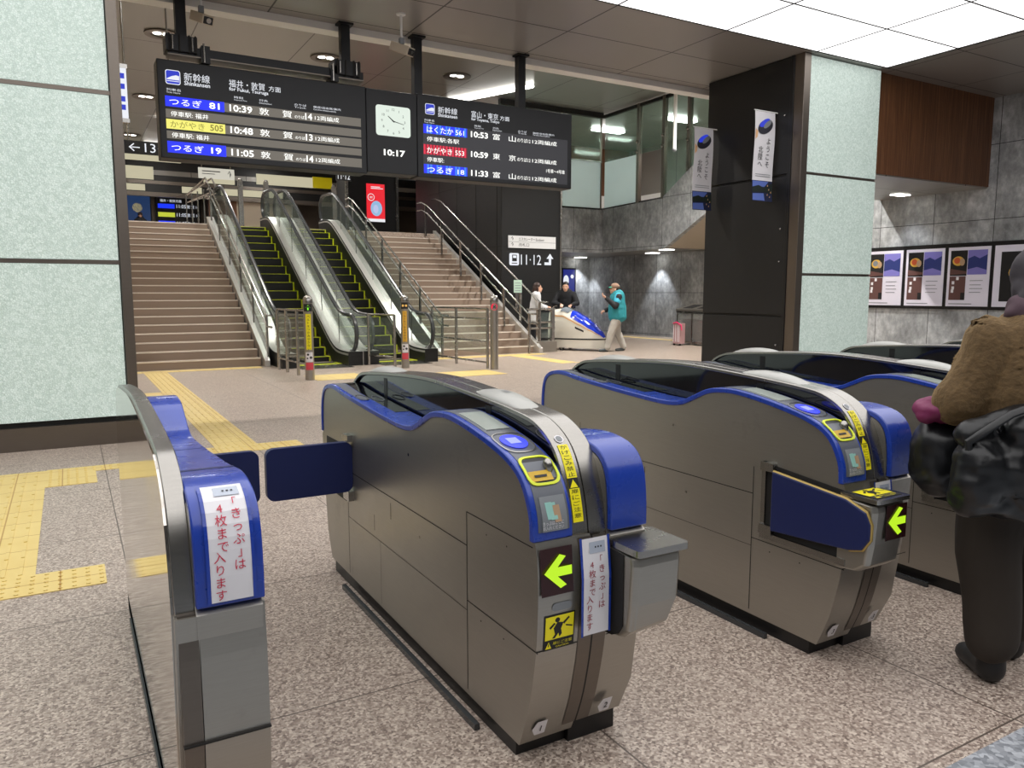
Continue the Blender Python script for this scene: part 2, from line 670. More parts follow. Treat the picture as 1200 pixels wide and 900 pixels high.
# stone wall on the right with the posters, lower hall wall, back wall
struct('wall_right', MB().box(14.9, 15.1, -9, 11.4, 0, ZC + 0.1, MT['stoneY']))
struct('wall_right', MB().box(14.9, 16.7, 11.4, 11.5, 0, 2.7, MT['stoneX']))
struct('wall_right', MB().box(16.7, 16.9, 11.4, 23.3, 0, 2.7, MT['stoneY']))
struct('wall_back', MB().box(11.83, 16.9, 23.3, 23.5, 0, 2.7, MT['stoneX']))
struct('trim_4', MB().box(15.1, 20, -9, 11.3, ZC, ZH, MT['beige']))

# lower lobby ceiling and the stone parapets of the upper gallery
c = MB()
c.box(11.83, 16.9, 20.25, 23.5, 2.68, 3.1, MT['ceil2'])
c.box(15.06, 16.9, 17.15, 20.25, 2.68, 3.1, MT['ceil2'])
struct('ceiling', c)
struct('wall_back', MB().box(11.83, 14.9, 20.1, 20.25, 2.68, 4.02, MT['stoneX']))
par = [(20.25, 2.68), (17.15, 2.68), (14.0, 4.33), (11.5, 5.65), (11.5, 7.0), (12.3, 7.0), (16.28, 4.72), (17.3, 4.1), (20.25, 4.03)]
struct('wall_right', MB().prism(par, 'x', 14.9, 15.05, MT['stoneY']))
# raking soffit of the stair behind that parapet
so = [(17.15, 2.7), (11.5, 5.66), (11.5, 5.8), (17.2, 2.85)]
struct('trim_5', MB().prism(so, 'x', 15.05, 16.9, MT['beige']))
struct('trim_6', MB().box(16.68, 16.9, 11.5, 17.2, 2.7, 5.6, MT['beige']))
cop = MB().tube([(14.97, 20.2, 4.06), (14.97, 17.3, 4.12), (14.97, 16.28, 4.74), (14.97, 12.4, 6.96)], 0.035, MT['seam'], 4)
cop.tube([(11.2, 20.17, 4.06), (14.97, 20.17, 4.06)], 0.03, MT['seam'], 4)
struct('trim_7', cop)

# glazing above the parapets
def glaze(name, mb_frame, panes, frosts):
    o = mb_frame.build(name, None, None, kind='structure')
    for q in panes:
        q.build('pane', MT['glassgreen'], o)
    for q in frosts:
        q.build('frosted_pane', MT['frost'], o)
fr = MB()
for x in (13.36, 14.86):
    fr.box(x - 0.02, x + 0.02, 20.14, 20.2, 4.05, 6.95, MT['steel_dark'])
fr.box(11.2, 14.9, 20.14, 20.2, 5.5, 5.53, MT['rail']).box(11.2, 14.9, 20.1, 20.25, 6.85, 7.0, MT['seam'])
glaze('window_1', fr, [MB().box(a, b, 20.16, 20.18, 5.53, 6.86) for a, b in ((11.2, 13.34), (13.38, 14.84))],
      [MB().box(a, b, 20.16, 20.18, 4.05, 5.5) for a, b in ((11.2, 13.34), (13.38, 14.84))])
fr = MB()
for y in (18.42, 17.29, 16.27, 15.2):
    zb = 4.08 if y > 17.2 else 4.72 + (16.28 - y) * 0.57
    fr.box(14.9, 15.03, y - 0.05, y + 0.05, zb, 6.95, MT['steel_dark'])
    fr.ell((14.88, y, 5.55), 0.05, 0.05, 0.05, MT['chrome']).ell((14.88, y, 5.85), 0.05, 0.05, 0.05, MT['chrome'])
fr.box(14.93, 15.02, 12.2, 20.2, 6.86, 6.95, MT['seam'])
pan, fro = [], []
def pz(y):
    return 4.08 if y >= 17.3 else (4.1 + (17.3 - y) * 0.61 if y > 16.28 else 4.72 + (16.28 - y) * 0.57)
for a, b in ((20.1, 18.47), (18.37, 17.34), (17.24, 16.32), (16.22, 15.25), (15.15, 13.2)):
    lo = [(a, max(pz(a), 5.5 if a > 18 else pz(a))), (b, max(pz(b), 5.5 if a > 18 else pz(b)))]
    pan.append(MB().prism([(a, lo[0][1]), (b, lo[1][1]), (b, 6.86), (a, 6.86)], 'x', 14.96, 14.98))
fro.append(MB().prism([(20.1, 4.05), (18.47, 4.05), (18.47, 5.5), (20.1, 5.5)], 'x', 14.96, 14.98))
glaze('window_2', fr, pan, fro)
# gallery room beyond the glazing
struct('wall_back', MB().box(11.2, 20, 25.0, 25.2, 3.1, 5.2, MT['white']).box(11.2, 20, 25.0, 25.2, 5.2, 7.0, MT['wood']))
struct('wall_right', MB().box(19.8, 20, 11.5, 25, 3.1, 5.2, MT['white']).box(19.8, 20, 11.5, 25, 5.2, 7.0, MT['ceil2']))
struct('floor', MB().box(11.2, 20, 20.25, 25, 3.1, 3.16, MT['floor']).box(16.9, 20, 11.5, 20.3, 3.1, 3.16, MT['floor']))

# wood-clad bulkhead
struct('trim_8', MB().box(11.3, 14.9, 8.2, 10.4, 3.36, ZC, MT['wood']).box(11.32, 14.9, 8.22, 10.4, 3.34, 3.36, MT['ceil2']))

# backlit glass columns
def column(x0, x1, y0, y1, z1, left, right, name, label):
    t = thing(name, label, 'column', ((x0 + x1) / 2, (y0 + y1) / 2, 0))
    MB().box(x0 + 0.03, x1 - 0.03, y0 + 0.05, y1, 0.0, z1, MT['darkpanel']).build('core', None, t)
    zs = [0.24, 1.70, 3.22, z1]
    for a, b in zip(zs, zs[1:]):
        MB().box(x0 + (0.15 if left else 0.02), x1 - (0.1 if right else 0.02), y0, y0 + 0.04, a + 0.02, b - 0.02, MT['glassblock']).build('glass_panel', None, t, bevel=0.004)
    m = MB().box(x0 + 0.02, x1 - 0.02, y0 - 0.015, y0 + 0.05, 0, 0.21, MT['steel_dark'])
    m.build('base_plate', None, t)
    m = MB()
    if left:
        m.box(x0, x0 + 0.14, y0 - 0.02, y0 + 0.16, 0, z1)
    if right:
        m.box(x1 - 0.09, x1, y0 - 0.02, y0 + 0.16, 0, z1)
        m.box(x1 - 0.02, x1 + 0.0, y0 + 0.16, y1, 0, z1)
    m.build('edge_trim', MT['steel_dark'], t, bevel=0.005)
    m = MB()
    for z in zs[1:-1]:
        m.box(x0 + 0.1, x1 - 0.05, y0 - 0.004, y0 + 0.03, z - 0.018, z + 0.018)
    m.build('joint_strip', MT['steel_dark'], t)
    return t
column(-3.0, 0.54, 8.1, 9.3, ZC, False, True, 'glass_column', 'wide column clad in glowing pale green crackle glass at the left edge, behind the ticket barrier')
tc = column(9.65, 11.48, 8.1, 10.06, ZC, True, False, 'glass_column', 'narrower square column with glowing pale green glass front and black sides beside the posters')
m = MB()
for z0, z1 in ((0, 1.05), (1.07, 3.2), (3.22, 4.95)):
    m.box(9.64, 9.68, 8.32, 10.04, z0 + 0.01, z1 - 0.01, MT['darkpanel'])
m.box(9.635, 9.68, 8.26, 8.32, 0, ZC, MT['black'])
m.build('side_panel', None, tc, bevel=0.004)
m = MB()
for z in (0.6, 1.9, 2.4, 4.1):
    m.ell((9.63, 8.4, z), 0.015, 0.015, 0.015)
m.build('bolt', MT['rail'], tc)

# black service core to the right of the stairs
t = thing('black_wall_block', 'tall black clad wall block right of the stairs carrying the platform 11-12 sign', 'wall block', (10.8, 20, 0))
m = MB().box(9.92, 11.78, 17.8, 23.4, 0, 6.2, MT['darkpanel'])
m.build('cladding', None, t)
m = MB()
for z in (1.42, 2.62, 4.4, 5.8):
    m.box(9.915, 11.785, 17.795, 17.81, z, z + 0.015)
    m.box(9.91, 9.925, 17.8, 22.5, z, z + 0.015)
for x in (9.94, 11.76):
    m.box(x - 0.012, x + 0.012, 17.79, 17.81, 0, 6.2)
for y in (18.0, 19.2, 20.4, 21.6):
    m.box(9.91, 9.925, y, y + 0.015, 0, 6.2)
m.build('panel_joint', MT['seam'], t)
MB().box(11.78, 11.83, 17.8, 23.4, 0, 6.2, MT['rail']).build('edge_trim', None, t)

# tactile paving
TP = [(-0.56, -0.22, 4.45, 7.08), (-0.22, 0.59, 6.9, 7.1), (-0.22, 0.12, 6.47, 6.9), (0.32, 0.6, 6.47, 6.9), (-0.56, 0.09, 4.15, 4.45), (0.32, 0.6, 4.15, 4.45),
      (1.1, 1.48, 7.4, 15.0), (0.8, 1.1, 7.1, 7.4), (1.1, 1.85, 7.08, 7.4), (0.75, 1.1, 11.35, 11.95),
      (0.5, 3.15, 14.95, 15.25), (3.45, 4.35, 12.3, 13.15), (5.55, 6.65, 11.7, 12.5), (6.4, 9.6, 15.0, 15.35), (8.6, 9.0, 12.9, 15.0), (9.0, 9.3, 12.6, 12.95), (15.55, 15.85, 11.6, 20.0)]
for i, (a, b, c0, d) in enumerate(TP):
    m = MB().box(a, b, c0, d, 0, 0.004, MT['tactile'])
    if i < 6 or 6 <= i < 9:
        rib = d - c0 > 0.45
        if rib:
            x = a + 0.04
            while x < b - 0.02:
                y = c0 + 0.02
                while y < d - 0.2:
                    m.box(x, x + 0.018, y, min(y + 0.27, d - 0.02), 0.004, 0.008, MT['tactile'])
                    y += 0.3
                x += 0.075
        else:
            x = a + 0.03
            while x < b - 0.02:
                y = c0 + 0.03
                while y < d - 0.01:
                    m.cyl((x, y, 0.004), (x, y, 0.008), 0.011, MT['tactile'], 6)
                    y += 0.06
                x += 0.06
    struct('trim_%d' % (10 + i), m)

# ------------------------------------------------------------------ upper concourse beyond the stairs
struct('floor', MB().box(-0.3, 9.9, 21.3, 39, ZU - 0.3, ZU, MT['floor']).box(9.6, 20, 25.2, 39, ZU - 0.3, ZU, MT['floor']))
struct('wall_back', MB().box(-9, 20, 38.8, 39, 0, 7, MT['steel_dark']))
struct('wall_right', MB().box(19.8, 20, 25.2, 39, 0, 7, MT['beige']))
w = MB()
w.box(-9, 20, 36.6, 36.8, 6.02, 6.16, MT['steel_dark']).box(-9, 20, 36.6, 36.8, 5.5, 5.68, MT['steel_dark'])
w.box(-9, 20, 36.65, 36.8, 5.6, 7.0, MT['black'])
for a, b, z0, z1 in ((2.2, 3.5, 6.2, 6.72), (5.5, 6.8, 6.2, 6.72), (7.75, 10.45, 6.3, 6.76), (2.2, 3.15, 5.72, 5.98), (4.6, 5.4, 5.72, 5.98), (6.2, 8.9, 5.72, 6.0)):
    w.box(a, b, 36.58, 36.65, z0, z1, MT['cream'])
w.box(10.3, 11.2, 36.5, 36.65, 6.3, 6.8, MT['yellow'])
struct('trim_30', w)

# upper partition columns and shop front
struct('wall_back', MB().box(6.9, 9.4, 36.9, 37.1, ZU, 5.5, MT['beige']).box(5.7, 6.9, 36.9, 37.1, ZU, 5.5, MT['wood']))


# lit wall poster with a moon over clouds, and departure display (far wall)
t = thing('wall_poster', 'dark blue wall poster with a yellow moon above the left stairs', 'poster', (2.9, 38.7, 3.7))
MB().box(2.3, 3.55, 38.72, 38.78, 3.75, 5.77, MT['black']).build('frame', None, t)
P = lambda a, b: (2.35 + a, 38.71, 3.85 + b)
m = MB()
m.add([P(0, 0), P(1.15, 0), P(1.15, 1.87), P(0, 1.87)], [(0, 1, 2, 3)], em('poster_night_blue', rgb(30, 56, 96), 0.8))
m.build('sheet', None, t, fix=False)
m = MB()
mm = em('poster_mist', rgb(150, 176, 160), 0.7)
for a, b, r in ((0.2, 0.35, 0.3), (0.55, 0.5, 0.33), (0.95, 0.3, 0.28), (0.6, 0.15, 0.4)):
    m.add([(2.35 + min(max(a + r * math.cos(q * PI / 8), 0), 1.15), 38.7, 3.85 + max(b + r * 0.8 * math.sin(q * PI / 8), 0)) for q in range(16)], [list(range(16))], mm)
mm2 = em('poster_moon', rgb(226, 206, 120), 0.9)
m.add([P(0.62 + 0.2 * math.cos(q * PI / 10), 1.35 + 0.2 * math.sin(q * PI / 10)) for q in range(20)], [list(range(20))], mm2)
m.build('picture', None, t, fix=False)

t = thing('departure_screen', 'small departure screen with blue and yellow rows on the far wall above the left stairs', 'screen', (4.2, 38.6, 3.7))
MB().box(3.7, 5.6, 38.6, 38.78, 3.6, 5.7, MT['boardblack']).build('case', None, t)
m = MB()
bl, ye, wh = em('screen_blue', rgb(20, 50, 230), 1.2), em('screen_yellow', rgb(190, 200, 60), 1.0), em('screen_white', rgb(220, 225, 235), 1.0)
for i, cc in enumerate((bl, ye, bl)):
    z = 5.22 - i * 0.38
    m = MB()
    m.add([(3.8, 38.59, z), (4.5, 38.59, z), (4.5, 38.59, z + 0.2), (3.8, 38.59, z + 0.2)], [(0, 1, 2, 3)], cc)
    m.text('11:05', lambda a, b: (a, 38.58, b), 4.58, z + 0.03, 0.16, 0.4, wh)
    m.text('敦 賀 14', lambda a, b: (a, 38.58, b), 5.02, z + 0.03, 0.16, 0.5, wh)
    m.build('train_row', None, t, fix=False)
m = MB()
m.text('福井・敦賀方面', lambda a, b: (a, 38.58, b), 3.9, 5.5, 0.12, 0.9, wh)
m.build('board_title', None, t, fix=False)

# hall downlights; the last two rows are unseen, added to brighten the hall
DL = [(2.13, 18.9), (5.7, 18.8), (9.1, 18.65), (2.3, 31.2), (6.0, 31.0), (9.8, 31.0), (2.1, 12.6), (5.7, 12.6), (9.2, 12.6), (12.8, 12.6), (2.3, 25.0), (6.0, 25.0)]
for i, (x, y) in enumerate(DL):
    t = thing('downlight', ['round recessed twin downlight above the left end of the departure board',
                            'round recessed twin downlight above the middle of the departure board',
                            'round recessed downlight right of the overhead clock panel',
                            'round downlight far back, left of the departure board',
                            'unseen round recessed downlight over the hall and upper concourse', 'unseen round recessed downlight over the hall and upper concourse'][min(i, 5)], 'ceiling light', (x, y, ZH), 'concourse downlights' if i > 3 else None)
    m = MB()
    n = 24
    r0, r1 = 0.36, 0.24
    vs = [(x + r * math.cos(2 * PI * q / n), y + r * math.sin(2 * PI * q / n), z) for r, z in ((r0, ZH - 0.005), (r0, ZH - 0.03), (r1, ZH - 0.03), (r1 * 0.9, ZH - 0.004)) for q in range(n)]
    fs = [(k * n + q, k * n + (q + 1) % n, (k + 1) * n + (q + 1) % n, (k + 1) * n + q) for k in range(3) for q in range(n)]
    m.add(vs, fs, MT['steel_dark'], True).build('ring', None, t)
    m = MB()
    for dx in (-0.1, 0.1):
        m.disc((x + dx, y, ZH - 0.012), 0.085, (0, 0, -1), MT['lamp'])
    m.build('lamp', None, t)
    spot('downlight_beam', (x, y, ZH - 0.06), (x, y, 0), SPOT_W * (4.0 if (x, y) == (12.8, 12.6) else 1.0), 2.5, 0.7)  # right-hand added lamp boosted to brighten the stone walls
# wall washers in the lower lobby
for i, (x, y, lab) in enumerate(((16.3, 19.3, 'small recessed ceiling spot washing the grey stone wall behind the bins'), (16.1, 23.0, 'small recessed ceiling spot lighting the corner behind the miniature train'), (15.4, 17.6, 'small recessed ceiling lamp under the raking stair, nearest the black column'))):
    o = MB().box(x - 0.16, x + 0.16, y - 0.16, y + 0.16, 2.665, 2.68, MT['lamp']).build('ceiling_spot')
    tag(o, lab, 'ceiling light')
    spot('washer_beam', (x, y, 2.64), (x + (0.25 if i != 2 else 0), y + (0.1 if i == 1 else 0), 0), 170 if i < 2 else 60, 1.25, 0.5, (0.92, 0.95, 1.0), 0.05)
o = MB().box(14.2, 14.55, 9.5, 9.7, 3.325, 3.345, MT['lamp']).build('ceiling_spot')
tag(o, 'small lit lamp in the underside of the striped wood bulkhead', 'ceiling light')
spot('bulkhead_beam', (14.4, 9.6, 3.3), (14.75, 9.6, 0), 60, 1.5, 0.7, (0.95, 0.97, 1), 0.08)
# gallery ceiling strip lights
for i, (x, y) in enumerate(((12.3, 23), (14.2, 23), (17.5, 19.5), (17.8, 17), (18.3, 14.5), (16.5, 22.0))):
    o = MB().box(x - 0.6, x + 0.6, y - 0.15, y + 0.15, 6.93, 6.98, MT['striplamp']).build('strip_light')
    tag(o, 'bright ceiling strip lamp seen through the upper gallery glazing', 'ceiling light', 'gallery strip lamps')
for i, (x, y) in enumerate(((8.6, 27.5), (9.3, 28.9), (3.5, 27.5), (3.5, 33), (8.5, 34))):
    o = MB().box(x - 0.6, x + 0.6, y - 0.2, y + 0.2, 6.93, 6.98, MT['striplamp']).build('strip_light')
    tag(o, 'bright ceiling strip lamp over the upper concourse at the head of the stairs', 'ceiling light', 'concourse strip lamps')

o = MB().tube([(10.0, 21.1, 6.94), (11.2, 18.3, 6.94)], 0.05, MT['lamp'], 4).build('strip_light')  # no lamp: glowing bar standing in for the lit edge of an opening
tag(o, 'slanting glowing bar for the lit edge of a ceiling opening above the right departure board', 'ceiling light')

for x, y in ((13.2, 22.6), (17.4, 18.6), (17.4, 15.0)):
    spot('gallery_beam', (x, y, 6.9), (x, y, 3.2), 420, 2.7, 0.8)  # spots without fixtures, added to brighten the frosted panes from behind

# ------------------------------------------------------------------ ticket gates
RAW = [(1.79, 0.716), (1.800, 0.80), (1.855, 0.893), (1.955, 0.945), (2.125, 0.983), (2.30, 1.008), (2.40, 1.010), (2.50, 0.996), (2.60, 0.953), (2.68, 0.922), (2.80, 0.912),
       (3.06, 0.924), (3.30, 0.940), (3.50, 0.956), (3.66, 0.973), (3.76, 0.966), (3.83, 0.940), (3.868, 0.885), (3.882, 0.80), (3.884, 0.715)]
DECK = Prof(spline(RAW, 5))
FRONT = Prof(spline([(1.878, 0.06), (1.866, 0.085), (1.827, 0.186), (1.80, 0.292), (1.784, 0.376), (1.776, 0.455), (1.771, 0.563), (1.776, 0.66), (1.79, 0.716)], 5))
REAR = [(3.884, 0.70), (3.872, 0.52), (3.858, 0.4), (3.83, 0.2), (3.77, 0.07)]
HOODP = [(1.803, 0.70), (1.818, 0.79), (1.85, 0.885), (1.90, 0.962), (1.985, 1.013), (2.10, 1.036), (2.45, 1.062), (2.83, 1.078)]
HOODP = HOODP + [(5.66 - y, z) for y, z in HOODP[::-1][1:]]
HOOD = Prof(spline(HOODP, 5))
YC = 2.83


def ffront(z):
    """y of the front face at height z"""
    for (y0, z0), (y1, z1) in zip(FRONT.p, FRONT.p[1:]):
        if z0 <= z <= z1:
            return y0 + (y1 - y0) * (z - z0) / max(z1 - z0, 1e-9)
    return FRONT.p[-1][0] if z > 0.7 else FRONT.p[0][0]


def deck_strip(m, T, prof, q0, q1, u0, u1, h, th, mat, n=24, off=0.0):
    """a strip lying on the profile from arc q0 to q1, thickness th downward from height h"""
    vs, fs = [], []
    for i in range(n + 1):
        q = q0 + (q1 - q0) * i / n
        a, b = prof.at(q, h), prof.at(q, h - th)
        vs += [T(u0, *a), T(u1, *a), T(u1, *b), T(u0, *b)]
    for i in range(n):
        for k in range(4):
            fs.append((i * 4 + k, i * 4 + (k + 1) % 4, (i + 1) * 4 + (k + 1) % 4, (i + 1) * 4 + k))
    fs += [(0, 1, 2, 3), (n * 4 + 3, n * 4 + 2, n * 4 + 1, n * 4)]
    m.add(vs, fs, mat, True)


def deck_poly(m, T, prof, pts, h, mat):
    """flat polygon in (q, u) draped on the profile"""
    m.add([T(u, *prof.at(q, h)) for q, u in pts], [list(range(len(pts)))], mat)


def deck_ring(m, T, prof, qc, uc, rq, ru, wq, h, mat, n=28, sq=2.0):
    vs, fs = [], []
    for i in range(n):
        t = 2 * PI * i / n
        c, s_ = math.cos(t), math.sin(t)
        c = math.copysign(abs(c) ** (2 / sq), c); s_ = math.copysign(abs(s_) ** (2 / sq), s_)
        for kk, hh in ((1.0, h - 0.004), (1.0, h), (0, h), (0, h - 0.004)):
            a = rq if kk else rq - wq
            b = ru if kk else ru - wq
            vs.append(T(uc + b * s_, *prof.at(qc + a * c, hh)))
    for i in range(n):
        j = (i + 1) % n
        for k in range(3):
            fs.append((i * 4 + k, j * 4 + k, j * 4 + k + 1, i * 4 + k + 1))
    m.add(vs, fs, mat, False)


def half_gate(root, cx, flip, face, flap_far, flap_near, hood_u=0.064, number=None):
    """one side of a gate; face 'entry' or 'plain'"""
    if not flip:
        T = lambda u, y, z: (cx - u, y, z)
    else:
        T = lambda u, y, z: (cx + u, 2 * YC - y, z)
    U1 = 0.2
    ub = U1 - 0.006
    # steel body
    inner = DECK.offset(-0.022, 0, None, 90)
    side = FRONT.p + inner + REAR
    m = MB()
    low = FRONT.p + [(1.80, 0.70), (3.87, 0.70)] + REAR
    vs = [T(0.004, y, z) for y, z in low] + [T(hood_u, y, z) for y, z in low]
    n = len(low)
    m.add(vs, [(i, (i + 1) % n, n + (i + 1) % n, n + i) for i in range(n)], MT['steel'], True)
    m.add(vs, [list(range(n))[::-1], list(range(n, 2 * n))], MT['steel'])
    vs = [T(hood_u - 0.001, y, z) for y, z in side] + [T(ub, y, z) for y, z in side]
    n = len(side)
    m.add(vs, [(i, (i + 1) % n, n + (i + 1) % n, n + i) for i in range(n)], MT['steel'], True)
    m.add(vs, [list(range(n))[::-1], list(range(n, 2 * n))], MT['steel'])
    # panel gaps engraved on the outer side
    def gap(y0, z0, y1, z1, w=0.0035):
        if abs(y1 - y0) > abs(z1 - z0):
            q = [T(ub + 0.0008, y0, z0 - w / 2), T(ub + 0.0008, y1, z1 - w / 2), T(ub + 0.0008, y1, z1 + w / 2), T(ub + 0.0008, y0, z0 + w / 2)]
        else:
            q = [T(ub + 0.0008, y0 - w / 2, z0), T(ub + 0.0008, y0 + w / 2, z0), T(ub + 0.0008, y1 + w / 2, z1), T(ub + 0.0008, y1 - w / 2, z1)]
        m.add(q, [(0, 1, 2, 3)], MT['seam'])
    gap(2.22, 0.585, 3.48, 0.585)
    gap(1.80, 0.70, 2.22, 0.70) if not flap_near else None
    gap(2.22, 0.08, 2.22, 0.70)
    gap(3.48, 0.08, 3.48, 0.70)
    gap(1.77, 0.395, 2.22, 0.395)
    gap(2.22, 0.36, 3.48, 0.36, 0.002)
    gap(3.05, 0.08, 3.05, 0.36, 0.002)
    gap(3.12, 0.39, 3.12, 0.46); gap(2.92, 0.49, 2.92, 0.56)
    for y, z in ((2.72, 0.80), (2.62, 0.5), (1.95, 0.66), (2.08, 0.66), (1.97, 0.36), (2.12, 0.36)):
        a = T(ub + 0.001, y, z)
        m.disc(a, 0.006 if z > 0.7 or z == 0.5 else 0.003, (-1 if not flip else 1, 0, 0), MT['chrome'] if z in (0.8, 0.5) else MT['seam'], 10)
    m.build('steel_body', None, root)
    # plinth and floor channel
    def B(mb, u0, u1, y0, y1, z0, z1, mat):
        a, b = T(u0, y0, z0), T(u1, y1, z1)
        return mb.box(min(a[0], b[0]), max(a[0], b[0]), min(a[1], b[1]), max(a[1], b[1]), z0, z1, mat)
    B(MB(), 0.0, U1 - 0.02, 1.92, 3.76, 0, 0.075, MT['black']).build('plinth', None, root)
    B(MB(), U1 + 0.012, U1 + 0.03, 2.1, 3.5, 0, 0.022, MT['rubber']).build('floor_channel', None, root)
    # blue deck
    m = MB()
    deck_strip(m, T, DECK, 0, DECK.len, hood_u, U1, 0, 0.022, MT['blue'], 110)
    deck = m.build('deck', None, root, bevel=0.004)
    q = DECK.near
    if face == 'entry':
        m = MB()
        deck_strip(m, T, DECK, q(1.79, 0.745), q(2.42, 1.008), hood_u + 0.012, U1 - 0.018, 0.0015, 0.003, MT['grey'], 30)
        m.build('control_panel', None, deck)
        m = MB()
        deck_strip(m, T, DECK, q(2.13, 0.985), q(2.33, 1.01), hood_u + 0.022, U1 - 0.03, 0.004, 0.003, MT['screen'], 8)
        deck_strip(m, T, DECK, q(2.11, 0.98), q(2.125, 0.983), hood_u + 0.022, U1 - 0.03, 0.006, 0.004, MT['white'], 3)
        m.build('display', None, deck)
        m = MB()
        qc = q(2.03, 0.963)
        uc = (hood_u + U1) / 2
        deck_ring(m, T, DECK, qc, uc + 0.0, 0.075, 0.058, 0.004, 0.004, MT['rail'], 32, 3)
        deck_poly(m, T, DECK, [(qc + 0.052 * math.cos(2 * PI * i / 24), uc + 0.042 * math.sin(2 * PI * i / 24)) for i in range(24)], 0.005, MT['iclit'])
        deck_poly(m, T, DECK, [(qc + a, uc + b) for a, b in ((0.022, -0.018), (0.022, 0.02), (-0.02, 0.02), (-0.02, -0.018))], 0.0065, MT['icwhite'])
        m.build('card_reader', None, deck)
        m = MB()
        qc, uc = q(1.86, 0.905), (hood_u + U1) / 2 - 0.002
        deck_ring(m, T, DECK, qc, uc, 0.056, 0.056, 0.008, 0.006, MT['ytrim'], 32, 4)
        deck_poly(m, T, DECK, [(qc - 0.044, uc - 0.045), (qc - 0.044, uc + 0.045), (qc + 0.044, uc + 0.045), (qc + 0.044, uc - 0.045)], 0.0035, MT['black'])
        deck_poly(m, T, DECK, [(qc - 0.042, uc - 0.03), (qc - 0.042, uc + 0.045), (qc - 0.008, uc + 0.045), (qc - 0.008, uc - 0.03)], 0.0045, MT['yellow_dim'])
        deck_poly(m, T, DECK, [(qc - 0.03, uc - 0.012), (qc - 0.03, uc + 0.03), (qc - 0.022, uc + 0.03), (qc - 0.022, uc - 0.012)], 0.0055, MT['ink'])
        a = T(uc - 0.03, *DECK.at(qc + 0.004, 0.002))
        m.ell(a, 0.015, 0.02, 0.026, MT['chrome'])
        m.build('ticket_slot', None, deck)
        m = MB()
        q0, q1 = q(1.79, 0.745), q(1.812, 0.842)
        deck_strip(m, T, DECK, q0, q1, hood_u + 0.02, U1 - 0.032, 0.004, 0.003, MT['midgrey'], 6)
        uc = (hood_u + U1) / 2 - 0.004
        for du, dq, cc in ((0.012, 0.052, 'mint'), (0.0, 0.05, 'mint'), (-0.012, 0.042, 'tan')):
            deck_poly(m, T, DECK, [(q0 + dq - 0.018, uc + du - 0.012), (q0 + dq - 0.018, uc + du + 0.01), (q0 + dq + 0.03, uc + du + 0.014), (q0 + dq + 0.03, uc + du - 0.008)], 0.0055 + (0.012 - du) * 0.04, MT[cc])
        if not flip:
            fn = lambda a, b: T(-a, *DECK.at(q0 + b, 0.0055))
            m.text('きっぷはここに', fn, -uc - 0.04, 0.018, 0.011, 0.07, MT['paper'])
            m.text('お入れください', fn, -uc - 0.04, 0.005, 0.011, 0.07, MT['paper'])
        m.build('ticket_sign', None, deck)
    # far end of the deck: smoked panels with two oval outlets
    m = MB()
    if flip:
        deck_strip(m, T, DECK, q(3.05, 0.924), q(3.056, 0.924), hood_u, U1 - 0.002, 0.001, 0.003, MT['darkblue'], 2)
        deck_strip(m, T, DECK, q(3.55, 0.96), q(3.556, 0.961), hood_u, U1 - 0.002, 0.001, 0.003, MT['darkblue'], 2)
        m.build('deck_joint', None, deck)
    um = (hood_u + U1) / 2
    m = MB() if flip else m
    deck_strip(m, T, DECK, q(3.3, 0.94), q(3.76, 0.966), um + 0.004, U1 - 0.016, 0.001, 0.003, MT['grey'], 14)
    deck_strip(m, T, DECK, q(3.02, 0.922), q(3.76, 0.966), hood_u + 0.004, um, 0.0015, 0.003, MT['blackgloss'], 20)
    deck_ring(m, T, DECK, q(3.36, 0.944), (um + U1) / 2 - 0.004, 0.06, 0.024, 0.005, 0.004, MT['rail'], 28)
    deck_ring(m, T, DECK, q(3.32, 0.944), (um + hood_u) / 2 + 0.004, 0.06, 0.024, 0.005, 0.004, MT['grey'], 28)
    if not flip:
        m.build('ticket_outlet', None, deck)
    # flaps
    if flap_far:
        m = MB()
        x0, x1 = (T(U1 - 0.005, 0, 0)[0], T(U1 + flap_far, 0, 0)[0])
        yf = T(0, 3.42, 0)[1]
        z0, z1 = 0.50, 0.735
        p = rounded(min(x0, x1), max(x0, x1), z0, z1, 0.035, 5)
        m.prism(p, 'y', yf - 0.018, yf + 0.018)
        m.build('barrier_flap', MT['darkblue'], root, bevel=0.006)
        for za, zb in ((0.735, 0.765), (0.455, 0.50)):
            B(MB(), U1 - 0.01, U1 + 0.02, 3.395, 3.475, za, zb, MT['rail']).build('flap_hinge', None, root)
        m = MB()
        B(m, U1 - 0.012, U1 - 0.003, 3.50, 3.80, 0.43, 0.70, MT['seam'])
        m.build('flap_recess', None, root)
    if flap_near:
        # recessed surround, flap folded back along the side, and the housing on the front corner
        m = MB()
        vs = [(1.735, 0.69), (2.17, 0.73), (2.17, 0.44), (1.74, 0.44)]
        a = [T(ub + 0.004, y, z) for y, z in vs]
        b = [T(ub - 0.01, y, z) for y, z in vs]
        m.add(a + b, [(0, 1, 2, 3), (0, 4, 5, 1), (1, 5, 6, 2), (2, 6, 7, 3), (3, 7, 4, 0)], MT['seam'])
        m.build('flap_recess', None, root)
        m = MB()
        fl = [(2.10, 0.705), (1.76, 0.672), (1.675, 0.64), (1.655, 0.60), (1.655, 0.545), (1.685, 0.50), (1.74, 0.485), (2.10, 0.46)]
        for w, e, mat in ((0, 0.030, MT['darkblue']),):
            a = [T(ub + 0.008, y, z) for y, z in fl]
            b = [T(ub + e, y, z) for y, z in fl]
            n = len(fl)
            m.add(a + b, [tuple(range(n))[::-1], tuple(range(n, 2 * n))] + [(i, (i + 1) % n, n + (i + 1) % n, n + i) for i in range(n)], mat)
        m.build('barrier_flap', None, root, bevel=0.005)
        m = MB()
